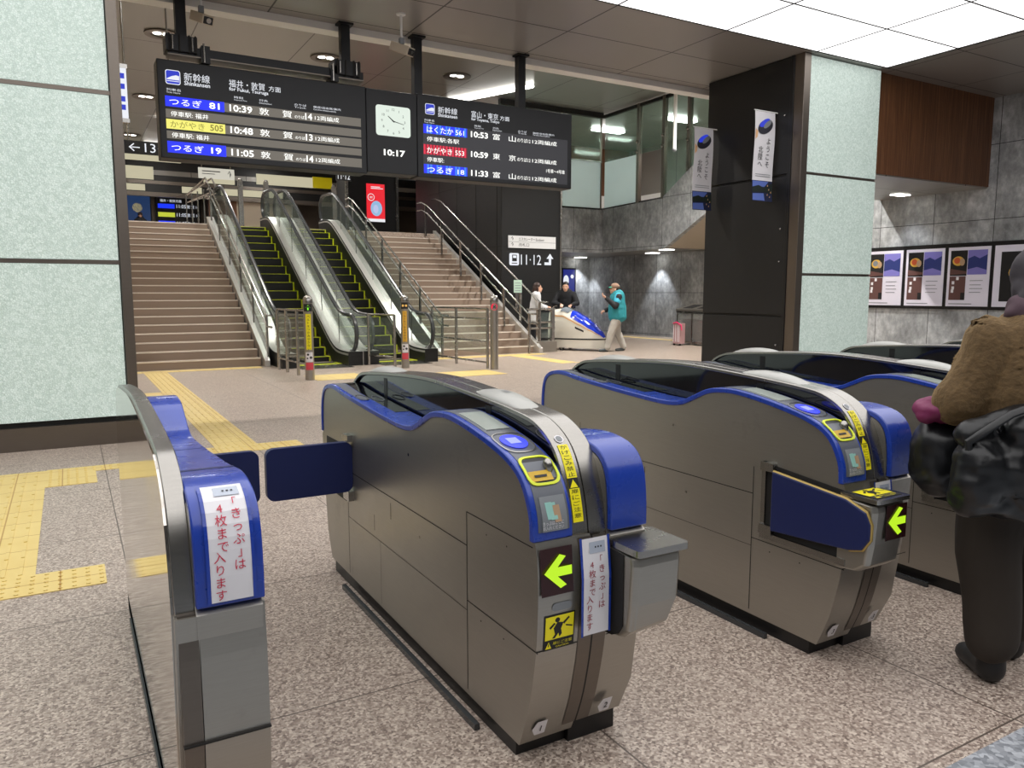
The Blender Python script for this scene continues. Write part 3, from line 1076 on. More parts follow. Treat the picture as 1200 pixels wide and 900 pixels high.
        m.tube([T(ub + 0.019, y, z) for y, z in fl[:-1]], 0.006, MT['goldtrim'], 6)
        m.build('flap_edge', None, root)
        for za, zb in ((0.70, 0.735), (0.435, 0.475)):
            B(MB(), ub - 0.002, ub + 0.024, 2.10, 2.165, za, zb, MT['rail']).build('flap_hinge', None, root)
        m = MB()
        B(m, ub - 0.002, ub + 0.014, 2.145, 2.165, 0.435, 0.735, MT['rail'])
        B(m, ub - 0.002, ub + 0.016, 1.76, 2.165, 0.415, 0.44, MT['rail'])
        m.build('recess_frame', None, root)


MT['yellow_dim'] = pm('ochre_slot_lip', rgb(200, 160, 20), 0.4)
MT['mint'] = pm('mint_ticket_print', rgb(150, 200, 190), 0.5)
MT['tan'] = pm('tan_ticket_print', rgb(180, 150, 120), 0.5)
MT['goldtrim'] = pm('worn_gold_trim', rgb(176, 150, 84), 0.35, 0.4)
MT['dome'] = pm('milky_lamp_dome', rgb(170, 170, 165), 0.35)


def arrow_pts(cx_, cz, s):
    return [(cx_ + a * s, cz + b * s) for a, b in ((-0.5, 0), (0.08, 0.52), (0.30, 0.44), (-0.02, 0.14), (0.5, 0.14), (0.5, -0.14), (-0.02, -0.14), (0.30, -0.44), (0.08, -0.52))]


def arrow_faces(m, fn, cx_, cz, s, mat):
    p = [fn(a, b) for a, b in arrow_pts(cx_, cz, s)]
    m.add(p, [(0, 1, 2, 3), (0, 3, 6), (3, 4, 5, 6), (0, 6, 7, 8)], mat)


def warning_sticker(m, fn, x0, x1, z0, z1):
    """yellow pictogram of a person caught by the flap over a black caution band"""
    w, h = x1 - x0, z1 - z0
    P = lambda pts, mat, e=0.0: m.add([fn(x0 + a * w, z0 + b * h, e) for a, b in pts], [list(range(len(pts)))], mat)
    P([(0, 0), (1, 0), (1, 1), (0, 1)], MT['ink'], 0.001)
    P([(0.04, 0.3), (0.96, 0.3), (0.96, 0.96), (0.04, 0.96)], MT['yellow'], 0.0016)
    P([(0.42 + 0.08 * math.cos(t * PI / 6), 0.84 + 0.07 * math.sin(t * PI / 6)) for t in range(12)], MT['ink'], 0.0022)
    for q in ([(0.3, 0.62), (0.42, 0.78), (0.62, 0.74), (0.55, 0.58)], [(0.3, 0.62), (0.55, 0.58), (0.48, 0.46), (0.36, 0.42)], [(0.36, 0.44), (0.48, 0.48), (0.36, 0.33), (0.26, 0.33)],
              [(0.46, 0.5), (0.55, 0.56), (0.58, 0.42), (0.5, 0.34)], [(0.6, 0.74), (0.64, 0.68), (0.82, 0.84), (0.78, 0.88)], [(0.16, 0.66), (0.2, 0.6), (0.36, 0.74), (0.32, 0.78)],
              [(0.7, 0.62), (0.92, 0.56), (0.92, 0.60), (0.7, 0.66)]):
        P(q, MT['ink'], 0.0022)
    P([(0.06, 0.05), (0.26, 0.05), (0.16, 0.25)], MT['yellow'], 0.0022)
    P([(0.145, 0.11), (0.175, 0.11), (0.175, 0.2), (0.145, 0.2)], MT['ink'], 0.0026)
    m.text('扉にご注意', lambda a, b: fn(a, b, 0.0024), x0 + 0.3 * w, z0 + 0.14 * h, 0.09 * h, 0.62 * w, MT['yellow'])
    m.text('CAUTION', lambda a, b: fn(a, b, 0.0024), x0 + 0.4 * w, z0 + 0.05 * h, 0.05 * h, 0.42 * w, MT['yellow'])


def paper_text(m, fn, xr, xl, ztop, h, mat, mat2=None):
    for i, ch in enumerate('「きっぷ」は'):
        m.text(ch, fn, xr, ztop - h * (1 + i * 1.1), h, None, mat, 'C', bold=0.015)
    for i, ch in enumerate('4枚まで'):
        m.text(ch, fn, xl, ztop - h * (1.5 + i * 1.1), h, None, mat, 'C')
    for i, ch in enumerate('入ります'):
        m.text(ch, fn, xl - h * 0.35, ztop - h * (1.3 + (i + 4) * 1.1), h, None, mat, 'C', bold=0.015)


def paper_sign(loc_fn, x0, x1, z0, z1, root, mat, h, tape=True):
    m = MB()
    n = 10
    vs, fs = [], []
    for i in range(n + 1):
        z = z0 + (z1 - z0) * i / n
        vs += [loc_fn(x0, z, 0.003), loc_fn(x1, z, 0.003)]
    for i in range(n):
        fs.append((2 * i, 2 * i + 1, 2 * i + 3, 2 * i + 2))
    m.add(vs, fs, MT['paper'])
    w = x1 - x0
    b = [(x0 + 0.3 * w, z1 - 0.045), (x1 - 0.12 * w, z1 - 0.045), (x1 - 0.12 * w, z1 - 0.012), (x0 + 0.3 * w, z1 - 0.012)]
    m.add([loc_fn(a, c_, 0.004) for a, c_ in b], [(0, 1, 2, 3)], MT['tape'])
    for i in range(3):
        xx = x0 + (0.5 + 0.1 * i) * w
        m.add([loc_fn(xx, z1 - 0.03, 0.0045), loc_fn(xx + 0.05 * w, z1 - 0.03, 0.0045), loc_fn(xx + 0.05 * w, z1 - 0.025, 0.0045), loc_fn(xx, z1 - 0.025, 0.0045)], [(0, 1, 2, 3)], MT['ink'])
    paper_text(m, lambda a, b_: loc_fn(a, b_, 0.0048), x0 + 0.72 * w, x0 + 0.36 * w, z1 - 0.05, h, mat)
    o = m.build('paper_notice', None, root, fix=False)
    if tape:
        m = MB()
        for xa in (x0 - 0.004, x1 - 0.002):
            vs = []
            for i in range(n + 1):
                z = z0 - 0.003 + (z1 - z0 + 0.006) * i / n
                vs += [loc_fn(xa, z, 0.004), loc_fn(xa + 0.008, z, 0.004)]
            m.add(vs, fs, MT['blue'])
        m.build('tape_edge', None, root, fix=False)
    return o


def spine(root, cx, z_low=0.07, half_only=False):
    # smoked hood core
    m = MB()
    p = HOOD.offset(-0.012, 0, None, 80)
    p = [(YC + (y - YC) * 1.0, z) for y, z in p]
    core = [(y, z) for y, z in p]
    x0, x1 = cx - 0.052, cx + 0.052
    if half_only:
        x0 = cx + 0.01
    m.prism(core, 'x', x0, x1, MT['blackgloss'], True)
    for y in (3.33, 2.33):
        m.box(x0 - 0.0015, x1 + 0.0015, y - 0.02, y + 0.02, 0.72, 1.03, MT['black'])
    m.build('hood', None, root)
    m = MB()
    a0, a1 = (cx - 0.066, cx + 0.066) if not half_only else (cx + 0.006, cx + 0.05)
    if half_only:
        deck_strip(m, lambda u, y, z: (u, y, z), HOOD, 0, HOOD.len, a0, a1, 0.004, 0.016, MT['chrome'], 90)
    else:
        deck_strip(m, lambda u, y, z: (u, y, z), HOOD, 0, HOOD.len, a0, cx - 0.0015, 0.004, 0.016, MT['chrome'], 90)
        deck_strip(m, lambda u, y, z: (u, y, z), HOOD, 0, HOOD.len, cx + 0.0015, a1, 0.004, 0.016, MT['chrome'], 90)
    m.build('hood_rim', None, root, bevel=0.003)
    if half_only:
        return
    # sensor domes
    for yc in (2.27, 3.42):
        m = MB()
        q = HOOD.near(yc, 1.05)
        n, k = 16, 10
        vs, fs = [], []
        for i in range(k + 1):
            t = -1 + 2 * i / k
            hh = 0.026 * (1 - t * t) ** 0.8
            for j in range(n + 1):
                a = PI * j / n
                y, z = HOOD.at(q + t * 0.17, 0.002 + hh * math.sin(a))
                vs.append((cx - 0.058 * math.cos(a) * (1 - 0.35 * t * t), y, z))
        for i in range(k):
            for j in range(n):
                fs.append((i * (n + 1) + j, i * (n + 1) + j + 1, (i + 1) * (n + 1) + j + 1, (i + 1) * (n + 1) + j))
        m.add(vs, fs, MT['dome'], True)
        for dq in (-0.014, 0.0, 0.014):
            a_, b_ = HOOD.at(q + dq - 0.003, 0.0295), HOOD.at(q + dq + 0.003, 0.0295)
            m.add([(cx - 0.012, *a_), (cx + 0.012, *a_), (cx + 0.012, *b_), (cx - 0.012, *b_)], [(0, 1, 2, 3)], MT['midgrey'])
        m.build('sensor_dome', None, root)
    # caution tape label on the left rim strip
    m = MB()
    Tn = lambda a, q, h=0.006: (cx - 0.052 + a, *HOOD.at(q, h))
    q0, q1 = HOOD.near(1.81, 0.755), HOOD.near(1.90, 0.962)
    vs, n = [], 12
    for i in range(n + 1):
        q = q0 + (q1 - q0) * i / n
        vs += [Tn(0, q, 0.0055), Tn(0.036, q, 0.0055)]
    m.add(vs, [(2 * i, 2 * i + 1, 2 * i + 3, 2 * i + 2) for i in range(n)], MT['yellow'])
    L = q1 - q0
    vs = []
    for i in range(4):
        q = q0 + L * (0.42 + 0.13 * i / 3)
        vs += [Tn(0, q, 0.006), Tn(0.036, q, 0.006)]
    m.add(vs, [(0, 1, 3, 2), (2, 3, 5, 4), (4, 5, 7, 6)], MT['ink'])
    m.add([Tn(0.004, q0 + L * 0.43, 0.0066), Tn(0.032, q0 + L * 0.43, 0.0066), Tn(0.018, q0 + L * 0.53, 0.0066)], [(0, 1, 2)], MT['yellow'])
    for i, ch in enumerate('かけこみ禁止'):
        m.text(ch, lambda a, b: Tn(0.018 + a, b, 0.0062), 0, q0 + L * (0.93 - 0.072 * i), L * 0.055, 0.024, MT['ink'], 'C')
    for i, ch in enumerate('扉にご注意'):
        m.text(ch, lambda a, b: Tn(0.018 + a, b, 0.0062), 0, q0 + L * (0.355 - 0.075 * i), L * 0.055, 0.024, MT['ink'], 'C')
    qd = q1 + 0.022
    m.add([Tn(0.018 + 0.015 * math.cos(t * PI / 8), qd + 0.015 * math.sin(t * PI / 8), 0.006) for t in range(16)], [list(range(16))], MT['paper'])
    m.add([Tn(0.018 + 0.011 * math.cos(t * PI / 8), qd + 0.011 * math.sin(t * PI / 8), 0.0064) for t in range(16)], [list(range(16))], MT['midgrey'])
    m.build('caution_label', None, root, fix=False)


def front_fn(cx, extra=0.0):
    return lambda x, z, h=0.0: (x, ffront(z) - h - extra, z)


def number_plate(m, fn, x, z, txt):
    m.add([fn(x + a, z + b, 0.006) for a, b in ((-0.026, 0), (-0.012, -0.026), (0.024, -0.026), (0.024, 0.026), (-0.012, 0.026))], [(0, 1, 2, 3, 4)], MT['paper'])
    m.text(txt, lambda a, b: fn(a, b, 0.0085), x + 0.004, z - 0.012, 0.03, None, MT['ink'], 'C', bold=0.01)


def full_gate(name, label, cx, near_left, near_right, far_left, numL, numR, paper_mat='darkred'):
    root = thing(name, label, 'ticket gate', (cx, YC, 0))
    half_gate(root, cx, False, 'entry', far_left, near_left)
    half_gate(root, cx, True, 'entry', 0, False)
    spine(root, cx)
    fn = front_fn(cx)
    # spine strip on the front, with the dark centre line
    m = MB()
    for u0, u1, mat in ((-0.05, -0.003, MT['steel_dark']), (0.003, 0.05, MT['steel_dark']), (-0.003, 0.003, MT['seam'])):
        vs = []
        n = 16
        for i in range(n + 1):
            z = 0.09 + 0.62 * i / n
            vs += [fn(cx + u0, z, 0.002), fn(cx + u1, z, 0.002)]
        m.add(vs, [(2 * i, 2 * i + 1, 2 * i + 3, 2 * i + 2) for i in range(n)], mat)
    m.build('centre_strip', None, root, fix=False)
    m = MB()
    for xa, xb in ((cx - 0.194, cx - 0.052), (cx + 0.052, cx + 0.194)):
        m.add([fn(xa, 0.393, 0.0015), fn(xb, 0.393, 0.0015), fn(xb, 0.3965, 0.0015), fn(xa, 0.3965, 0.0015)], [(0, 1, 2, 3)], MT['seam'])
        m.build('panel_gap', None, root, fix=False)
        m = MB()
    # lit arrow
    if not near_left:
        ax, az, f2 = cx - 0.132, 0.63, fn
        m = MB()
        m.add([fn(ax + a, az + b, 0.008) for a, b in ((-0.055, -0.068), (0.055, -0.068), (0.055, 0.068), (-0.055, 0.068))], [(0, 1, 2, 3)], MT['maroon'])
        arrow_faces(m, lambda a, b: fn(a, b, 0.0105), ax, az, 0.094, MT['arrow'])
        m.build('arrow_display', None, root, fix=False)
        m = MB()
        m.add([fn(cx - 0.113 + a, 0.522 + b, 0.002) for a, b in rounded(-0.034, 0.034, -0.012, 0.012, 0.0115, 4)], [list(range(20))], MT['midgrey'])
        m.build('sensor_window', None, root, fix=False)
        m = MB()
        warning_sticker(m, lambda a, b, h=0.0: fn(a, b, 0.001 + h), cx - 0.172, cx - 0.066, 0.392, 0.50)
        m.build('warning_sticker', None, root, fix=False)
    # white notice on the centre
    m0, m1 = cx - 0.058, cx + 0.038
    paper_sign(lambda a, b, h: (a, 1.752 - h - 0.002 + 0.02 * max(0, b - 0.6) / 0.1 * 0.6, b), m0, m1, 0.425, 0.712, root, MT[paper_mat], 0.0245)
    for dx, dz, nt in ((-0.14, 0.115, numL), (0.10, 0.125, numR)):
        m = MB()
        number_plate(m, fn, cx + dx, dz, nt)
        m.build('number_plate', None, root, fix=False)
    # housings of the near flaps
    for sgn, on in ((-1, near_left), (1, near_right)):
        if not on:
            continue
        if sgn > 0:
            xa, xb = cx + 0.055, cx + 0.235
        else:
            xa, xb = cx - 0.205, cx - 0.02
        m = MB()
        yf = 1.65
        prof = [(1.80, 0.675), (yf + 0.005, 0.665), (yf, 0.64), (yf + 0.008, 0.52), (yf + 0.02, 0.44), (yf + 0.06, 0.41), (1.80, 0.40)]
        vs = []
        N = len(prof)
        for i, fx in enumerate((0, 0.1, 0.9, 1.0)):
            for y, z in prof:
                yy = y + (0.014 if fx in (0, 1.0) and y < 1.78 else 0)
                zz = z
                if sgn > 0 and fx >= 0.9 and z < 0.5:
                    zz = z + 0.01
                vs.append((xa + (xb - xa) * fx * (1 if z > 0.5 or sgn < 0 else 0.86), yy, zz))
        fs = [tuple(range(N))[::-1], tuple(range(3 * N, 4 * N))]
        for i in range(3):
            for k in range(N):
                fs.append((i * N + k, i * N + (k + 1) % N, (i + 1) * N + (k + 1) % N, (i + 1) * N + k))
        m.add(vs, fs, MT['steel'])
        hs = m.build('flap_housing', None, root, bevel=0.006)
        if sgn > 0:
            m = MB().rbox(xa - 0.004, xb + 0.006, yf - 0.02, 1.81, 0.675, 0.695, 0.012, MT['chrome'])
            m.build('housing_lid', None, hs, bevel=0.004)
            m = MB().prism([(1.80, 0.67), (1.70, 0.665), (1.70, 0.45), (1.72, 0.42), (1.75, 0.405), (1.80, 0.40)], 'x', xa - 0.003, xa, MT['seam'])
            m.build('housing_side', None, hs)
            m = MB().box(xb - 0.012, xb + 0.004, 1.70, 1.78, 0.47, 0.63, MT['ytrim'])
            m.build('flap_edge', None, hs)
        else:
            m = MB().rbox(xa - 0.002, xb + 0.004, yf - 0.012, 1.80, 0.675, 0.69, 0.012, MT['rail'])
            m.build('housing_lid', None, hs, bevel=0.003)
            m = MB()
            warning_sticker(m, lambda a, b, h=0.0: (a, b, 0.6905 + h), xa + 0.02, xb - 0.02, yf + 0.01, yf + 0.12)
            m.build('warning_sticker', None, hs, fix=False)
            m = MB()
            ax, az = cx - 0.085, 0.60
            m.add([(ax + a, yf - 0.003 + (0.56 - az - b) * 0.0, az + b) for a, b in ((-0.06, -0.068), (0.06, -0.068), (0.06, 0.062), (-0.06, 0.062))], [(0, 1, 2, 3)], MT['maroon'])
            arrow_faces(m, lambda a, b: (a, yf - 0.006, b), ax, az, 0.10, MT['arrow'])
            m.build('arrow_display', None, hs, fix=False)
    return root


full_gate('ticket_gate', 'nearest full ticket gate, marked 1 and 2, green arrow above a yellow sticker', 1.30, False, True, 0.385, '1', '2')
full_gate('ticket_gate', 'second full ticket gate, its blue flap folded against the left side, marked 3', 2.64, True, False, 0.0, '3', '3')
full_gate('ticket_gate', 'third ticket gate, partly hidden behind the person in the brown pullover', 3.76, True, False, 0.0, '4', '5')
full_gate('ticket_gate', 'fourth ticket gate, only its dark hood showing past the person in brown', 5.05, True, False, 0.0, '6', '7')
full_gate('ticket_gate', 'farthest ticket gate on the right, only the tip of its hood showing below the posters', 6.3, True, False, 0.0, '8', '9')

# half gate at the left edge with its glass screen
root = thing('end_ticket_gate', 'narrow single-sided ticket barrier at the left edge with polished side and red-lettered notice', 'ticket gate', (0.2, YC, 0))
half_gate(root, 0.16, True, 'plain', 0, False, hood_u=0.05)
spine(root, 0.16, half_only=True)
m = MB()
sp_ = HOOD.offset(-0.006, 0, None, 60)
m.prism([(1.86, 0.02)] + sp_ + [(5.66 - 1.9, 0.02)], 'x', 0.160, 0.168, MT['mirror'])
m.build('side_plate', None, root)
m = MB().box(0.152, 0.182, 1.9, 3.55, 0, 0.035, MT['rubber'])
m.build('floor_channel', None, root)
m = MB().prism(rounded(0.34, 0.685, 0.50, 0.735, 0.035, 5), 'y', 3.402, 3.438)
m.build('barrier_flap', MT['darkblue'], root, bevel=0.006)
# steel pedestal front below the blue end
m = MB()
fr2 = [(1.785, 0.705), (1.776, 0.6), (1.772, 0.4), (1.79, 0.2), (1.82, 0.08), (1.9, 0.08), (1.9, 0.705)]
m.prism(fr2, 'x', 0.170, 0.212, MT['steel_dark']).prism(fr2, 'x', 0.214, 0.360, MT['steel'])
m.box(0.169, 0.361, 1.765, 1.78, 0.40, 0.404, MT['seam'])
m.build('pedestal_front', None, root)
# notice on the curved blue end (mirror of the far end of the deck)
def endfn(a, b, h):
    # b is arc length measured from the lower edge of the blue end
    L = DECK.len
    y, z = DECK.at(L - b, h)
    return (a, 5.66 - y, z)
QB = 0.0
paper_sign(lambda a, b, h: endfn(a, b - 0.0 , h + 0.001), 0.238, 0.335, QB + 0.01, QB + 0.30, root, MT['red'], 0.026)

# ------------------------------------------------------------------ stairs and escalators
NS, RISE, TREAD = 20, 0.158, 0.30


def staircase(x0, x1, y0, label):
    t = thing('staircase', label, 'stairs', ((x0 + x1) / 2, y0, 0))
    for i in range(NS):
        m = MB()
        ya = y0 + TREAD * i
        m.box(x0, x1, ya, ya + TREAD + 0.02, RISE * i - (0.02 if i else 0), RISE * (i + 1), MT['stair'])
        m.box(x0, x1, ya - 0.008, ya + 0.045, RISE * (i + 1) - 0.02, RISE * (i + 1) + 0.003, MT['nosing'])
        m.build('step', None, t)
    m = MB()
    yt = y0 + TREAD * NS
    m.prism([(y0 + 0.3, 0), (yt, 0), (yt, RISE * NS - 0.05), (y0 + 0.3, 0.12)], 'x', x0, x1, MT['stair'])
    m.build('stair_base', None, t)
    return t
staircase(-0.3, 3.22, 15.42, 'wide brown stone staircase with pale nosings left of the escalators')
staircase(7.12, 9.6, 15.62, 'brown stone staircase with pale nosings right of the escalators, beside the black wall')


def sp(x, w=0.16):
    return w * math.log(1 + math.exp(x / w)) if x / w < 30 else x


def ezf(y):
    """height of the step band at y"""
    return 0.577 * (sp(y - 15.6) - sp(y - 21.08))


def escalator(x0, label):
    """x0: left edge of the steps (1 m wide)"""
    t = thing('escalator', label, 'escalator', (x0 + 0.49, 15.0, 0))
    x1 = x0 + 0.97
    for k in range(19):
        y = 15.02 + 0.346 * k
        z = ezf(y)
        if k and z - ezf(y - 0.346) < 0.02:
            continue
        m = MB()
        m.box(x0, x1, y, y + 0.40, max(z - 0.22, 0.0) if z > 0.05 else 0, max(z, 0.012), MT['escblack'])
        zt = max(z, 0.012)
        m.box(x0, x1, y - 0.004, y + 0.04, zt - 0.004, zt + 0.004, MT['ytrim'])
        m.box(x1 - 0.045, x1, y, y + 0.34, zt, zt + 0.003, MT['ytrim']).box(x0, x0 + 0.045, y, y + 0.34, zt, zt + 0.003, MT['ytrim'])
        m.box(x1 - 0.03, x1, y - 0.003, y, max(zt - 0.19, 0), zt, MT['ytrim'])
        m.build('step', None, t)
    m = MB().box(x0 - 0.02, x1 + 0.02, 14.2, 15.02, 0, 0.01, MT['rail'])
    m.box(x0, x1, 14.93, 15.02, 0.01, 0.016, MT['ytrim'])
    m.build('landing_plate', None, t)
    ys = [14.55 + 0.2 * i for i in range(38)]
    for sgn, xe in ((-1, x0), (1, x1)):
        xi, xo = xe, xe + sgn * 0.34
        # skirt and inclined deck
        m = MB()
        top = [(y, ezf(y + 0.12) + 0.27) for y in ys]
        poly = [(14.55, 0.0)] + top + [(ys[-1], ZU - 0.3), (20.6, ZU - 0.5), (15.6, 0.0)]
        a, b = sorted((xi + sgn * 0.012, xi + sgn * 0.30))
        m.prism(poly, 'x', a, b, MT['escblack'])
        vs = []
        for y, z in top:
            vs += [(xi + sgn * 0.004, y, z - 0.07), (xi + sgn * 0.02, y, z + 0.006), (xi + sgn * 0.30, y, z + 0.006)]
        n = len(top)
        m.add(vs, [(i * 3 + k, i * 3 + k + 1, i * 3 + 4 + k, i * 3 + 3 + k) for i in range(n - 1) for k in range(2)], MT['deckchrome'], True)
        m.box(a + 0.01, b - 0.01, 14.545, 14.55, 0.05, 0.2, MT['seam'])
        m.build('deck', None, t, fix=True)
        # glass balustrade with round ends
        xg = xe + sgn * 0.16
        R = 0.36
        hr = []
        yb, zb = 14.82, 0.62
        for i in range(13):
            a_ = -PI / 2 - PI * i / 12
            hr.append((yb + R * math.cos(a_), zb + R * math.sin(a_)))
        for y in [15.0 + 0.25 * i for i in range(28)]:
            hr.append((y, ezf(y + 0.1) + 0.98))
        yt, zt = 21.95, ZU + 0.62
        for i in range(13):
            a_ = PI / 2 - PI * i / 12
            hr.append((yt + R * math.cos(a_), zt + R * math.sin(a_)))
        m = MB()
        m.tube([(xg, y, z) for y, z in hr], 0.042, MT['rubber'], 8, flat=1.0)
        m.build('handrail', None, t)
        m = MB()
        lower = [(y, ezf(y + 0.12) + 0.25) for y in ys[1:]]
        poly = [(y, z) for y, z in hr if z > 0.3 and y < 22.2] + [(y, z) for y, z in lower[::-1]]
        m.prism(poly, 'x', xg - 0.005, xg + 0.005, MT['glass'])
        for y in (15.6, 16.8, 18.0, 19.2, 20.4):
            z0_, z1_ = ezf(y + 0.12) + 0.27, ezf(y + 0.1) + 0.95
            m.box(xg - 0.007, xg + 0.007, y - 0.008, y + 0.008, z0_, z1_, MT['rail'])
        m.build('glass_panel', None, t)
    return t
escalator(3.72, 'left escalator with black steps edged in yellow-green beside the left staircase')
escalator(5.34, 'right escalator with black steps edged in yellow-green beside the right staircase')
o = MB().prism([(14.62, 0.0)] + [(14.62 + 0.2 * i, ezf(14.74 + 0.2 * i) + 0.27) for i in range(37)] + [(21.9, ZU - 0.3), (20.6, 2.4), (15.6, 0.0)], 'x', 4.992, 5.038, MT['deckchrome']).build('filler_strip')
tag(o, 'polished steel infill strip between the two escalators', 'trim')


def rail_run(name, label, pts_off, x, y0, y1, zf, posts, glass, lowend=True, r=0.021):
    t = thing(name, label, 'handrail', (x, y0, 0))
    for h in pts_off:
        m = MB()
        path = []
        if lowend:
            path.append((x, y0 - 0.35, zf(y0) + h))
        n = 14
        for i in range(n + 1):
            y = y0 + (y1 - y0) * i / n
            path.append((x, y, zf(y) + h))
        path.append((x, y1 + 0.3, zf(y1) + h))
        m.tube(path, r, MT['rail'], 8)
        m.build('rail', None, t)
    for y in posts:
        m = MB().box(x - 0.018, x + 0.018, y - 0.03, y + 0.03, zf(y) - 0.02, zf(y) + max(pts_off))
        m.build('post', MT['rail'], t)
    if glass:
        m = MB().prism([(y0, zf(y0) + 0.12), (y1, zf(y1) + 0.12), (y1, zf(y1) + max(pts_off) - 0.08), (y0, zf(y0) + max(pts_off) - 0.08)], 'x', x - 0.005, x + 0.005, MT['glass'])
        m.build('glass_panel', None, t)
    return t


def stz(y0):
    return lambda y: max(0.0, min((y - y0) / TREAD * RISE + RISE, NS * RISE)) if y > y0 - 0.3 else 0.0
PL = [15.3, 16.5, 17.7, 18.9, 20.1, 21.2]
rail_run('stair_handrail', 'twin steel handrail with glass along the right side of the left staircase', (0.92, 0.7), 3.33, 15.25, 21.35, stz(15.42), PL, True)
rail_run('stair_handrail', 'twin steel handrail with glass along the left side of the right staircase', (0.92, 0.7), 7.06, 15.35, 21.5, stz(15.62), PL, True)
rail_run('stair_handrail', 'twin steel handrail on the right side of the right staircase, inside the glass', (0.92, 0.7), 9.28, 15.35, 21.5, stz(15.62), PL, False)
rail_run('stair_handrail', 'outermost steel handrail with glass beside the black wall, right of the right staircase', (1.05,), 9.75, 15.6, 21.5, stz(15.62), [15.6, 16.5], False)
# top returns of the rails on the upper floor
t = thing('landing_railing', 'steel railing with upright bars at the head of the left staircase', 'railing', (3.3, 21.6, ZU))
m = MB()
for dx in (0, 0.16):
    m.tube([(3.33 + dx, 21.3, ZU + 0.95), (3.33 + dx, 21.9, ZU + 1.25), (3.05, 23.4, ZU + 0.95)], 0.022, MT['rail'])
    m.tube([(3.33 + dx, 21.3, ZU + 0.8), (3.05, 23.4, ZU + 0.75)], 0.018, MT['rail'])
m.build('rail', None, t)
for i in range(5):
    MB().box(3.02 + 0.08 * i, 3.05 + 0.08 * i, 23.38 - 0.5 * i, 23.42 - 0.5 * i, ZU, ZU + 0.95, MT['rail']).build('upright', None, t)
# stringers
for x, y0, lab in ((3.24, 15.42, 'sloping polished steel stringer on the right edge of the left staircase'), (7.02, 15.62, 'sloping polished steel stringer on the left edge of the right staircase'), (9.6, 15.62, 'sloping polished steel stringer on the right edge of the right staircase')):
    z = lambda y: (y - y0) / TREAD * RISE
    o = MB().prism([(y0 - 0.25, 0), (y0 - 0.25, 0.12), (y0, 0.26), (21.4, z(21.4) + 0.22), (21.4, z(21.4) - 0.4), (y0 + 0.6, 0)], 'x', x, x + 0.1, MT['deckchrome']).build('stair_stringer', None, None, bevel=0.006)
    tag(o, lab, 'stringer')
# upper newel posts between escalators
for x, lab in ((4.35, 'upright post at the head of the left escalator'), (5.05, 'square post with round cap between the escalator heads'), (7.0, 'glazed post at the head of the right staircase')):
    o = MB().box(x - 0.06, x + 0.06, 22.6, 22.72, ZU, ZU + 1.35, MT['rail']).ell((x, 22.66, ZU + 1.37), 0.06, 0.06, 0.05, MT['rail']).build('railing_post')
    tag(o, 'grey steel ' + lab, 'post')


# bollards
def bollard(x, y, label, kind):
    t = thing('bollard', label, 'bollard', (x, y, 0))
    m = MB()
    m.tube([(x, y, 0), (x, y, 1.28)], 0.075, MT['steel'], 20)
    m.build('post', None, t)
    m = MB()
    m.tube([(x, y, 1.26), (x, y, 1.31), (x, y, 1.345), (x, y, 1.37), (x, y, 1.38)], [0.078, 0.078, 0.066, 0.04, 0.012], MT['chrome'], 20)
    m.build('cap', None, t)
    n = Vector((x, y, 0)).normalized()
    side = Vector((n.y, -n.x, 0))

    def fn(a, b, h=0.0):
        ang = a / 0.075
        d = (-n * math.cos(ang) + side * math.sin(ang)) * (0.077 + h)
        return (x + d.x, y + d.y, b)

    def patch(m, w, z0, z1, mat, h=0.0):
        vs = []
        k = 8
        for i in range(k + 1):
            a = -w / 2 + w * i / k
            vs += [fn(a, z0, h), fn(a, z1, h)]
        m.add(vs, [(2 * i, 2 * i + 2, 2 * i + 3, 2 * i + 1) for i in range(k)], mat)
    m = MB()
    if kind in ('green', 'amber'):
        patch(m, 0.15, 1.12, 1.24, MT['ink'])
        c = MT['arrowg'] if kind == 'green' else MT['amber']
        if kind == 'green':
            arr = [(-0.01, -0.04), (0.01, -0.04), (0.01, 0.0), (0.035, 0.0), (0, 0.042), (-0.035, 0.0), (-0.01, 0.0)]
            m.add([fn(a, 1.18 + b, 0.002) for a, b in arr], [(0, 1, 2, 6), (3, 4, 5)], c)
        else:
            for dx in (-0.03, 0.03):
                m.add([fn(dx + 0.022 * math.cos(q * PI / 6), 1.18 + 0.022 * math.sin(q * PI / 6), 0.002) for q in range(12)], [list(range(12))], c)
    else:
        m.add([fn(0.062 * math.cos(q * PI / 12), 1.16 + 0.062 * math.sin(q * PI / 12), 0.002) for q in range(24)], [list(range(24))], MT['noentry'])
        for s_ in (-1, 1):
            m.add([fn(s_ * a + 0.0, 1.16 + b, 0.004) for a, b in ((-0.03, -0.022), (-0.022, -0.03), (0.03, 0.022), (0.022, 0.03))], [(0, 1, 2, 3)], MT['ink'])
    m.build('indicator', None, t, fix=False)
    if kind != 'red':
        m = MB()
        patch(m, 0.085, 0.50, 1.08, MT['yellow'] if kind == 'green' else MT['amber_st'])
        for i, ch in enumerate('ベルトをつかみ歩かない'):
            m.text(ch, lambda a, b: fn(a, b, 0.002), 0, 1.02 - i * 0.052, 0.044, None, MT['ink'], 'C', bold=0.02)
        m.build('instruction_strip', None, t, fix=False)
        m = MB()
        patch(m, 0.12, 0.30, 0.46, MT['paper'])
        for dx, z, r in ((-0.02, 0.42, 0.018), (0.025, 0.37, 0.022), (-0.03, 0.36, 0.014)):
            m.add([fn(dx + r * math.cos(q * PI / 6), z + r * math.sin(q * PI / 6), 0.002) for q in range(12)], [list(range(12))], MT['ink'])
        patch(m, 0.125, 0.17, 0.29, MT['redpaper'], 0.001)
        m.build('safety_sticker', None, t, fix=False)
    return t
MT['arrowg'] = em('lit_green_indicator', rgb(130, 240, 40), 1.2)
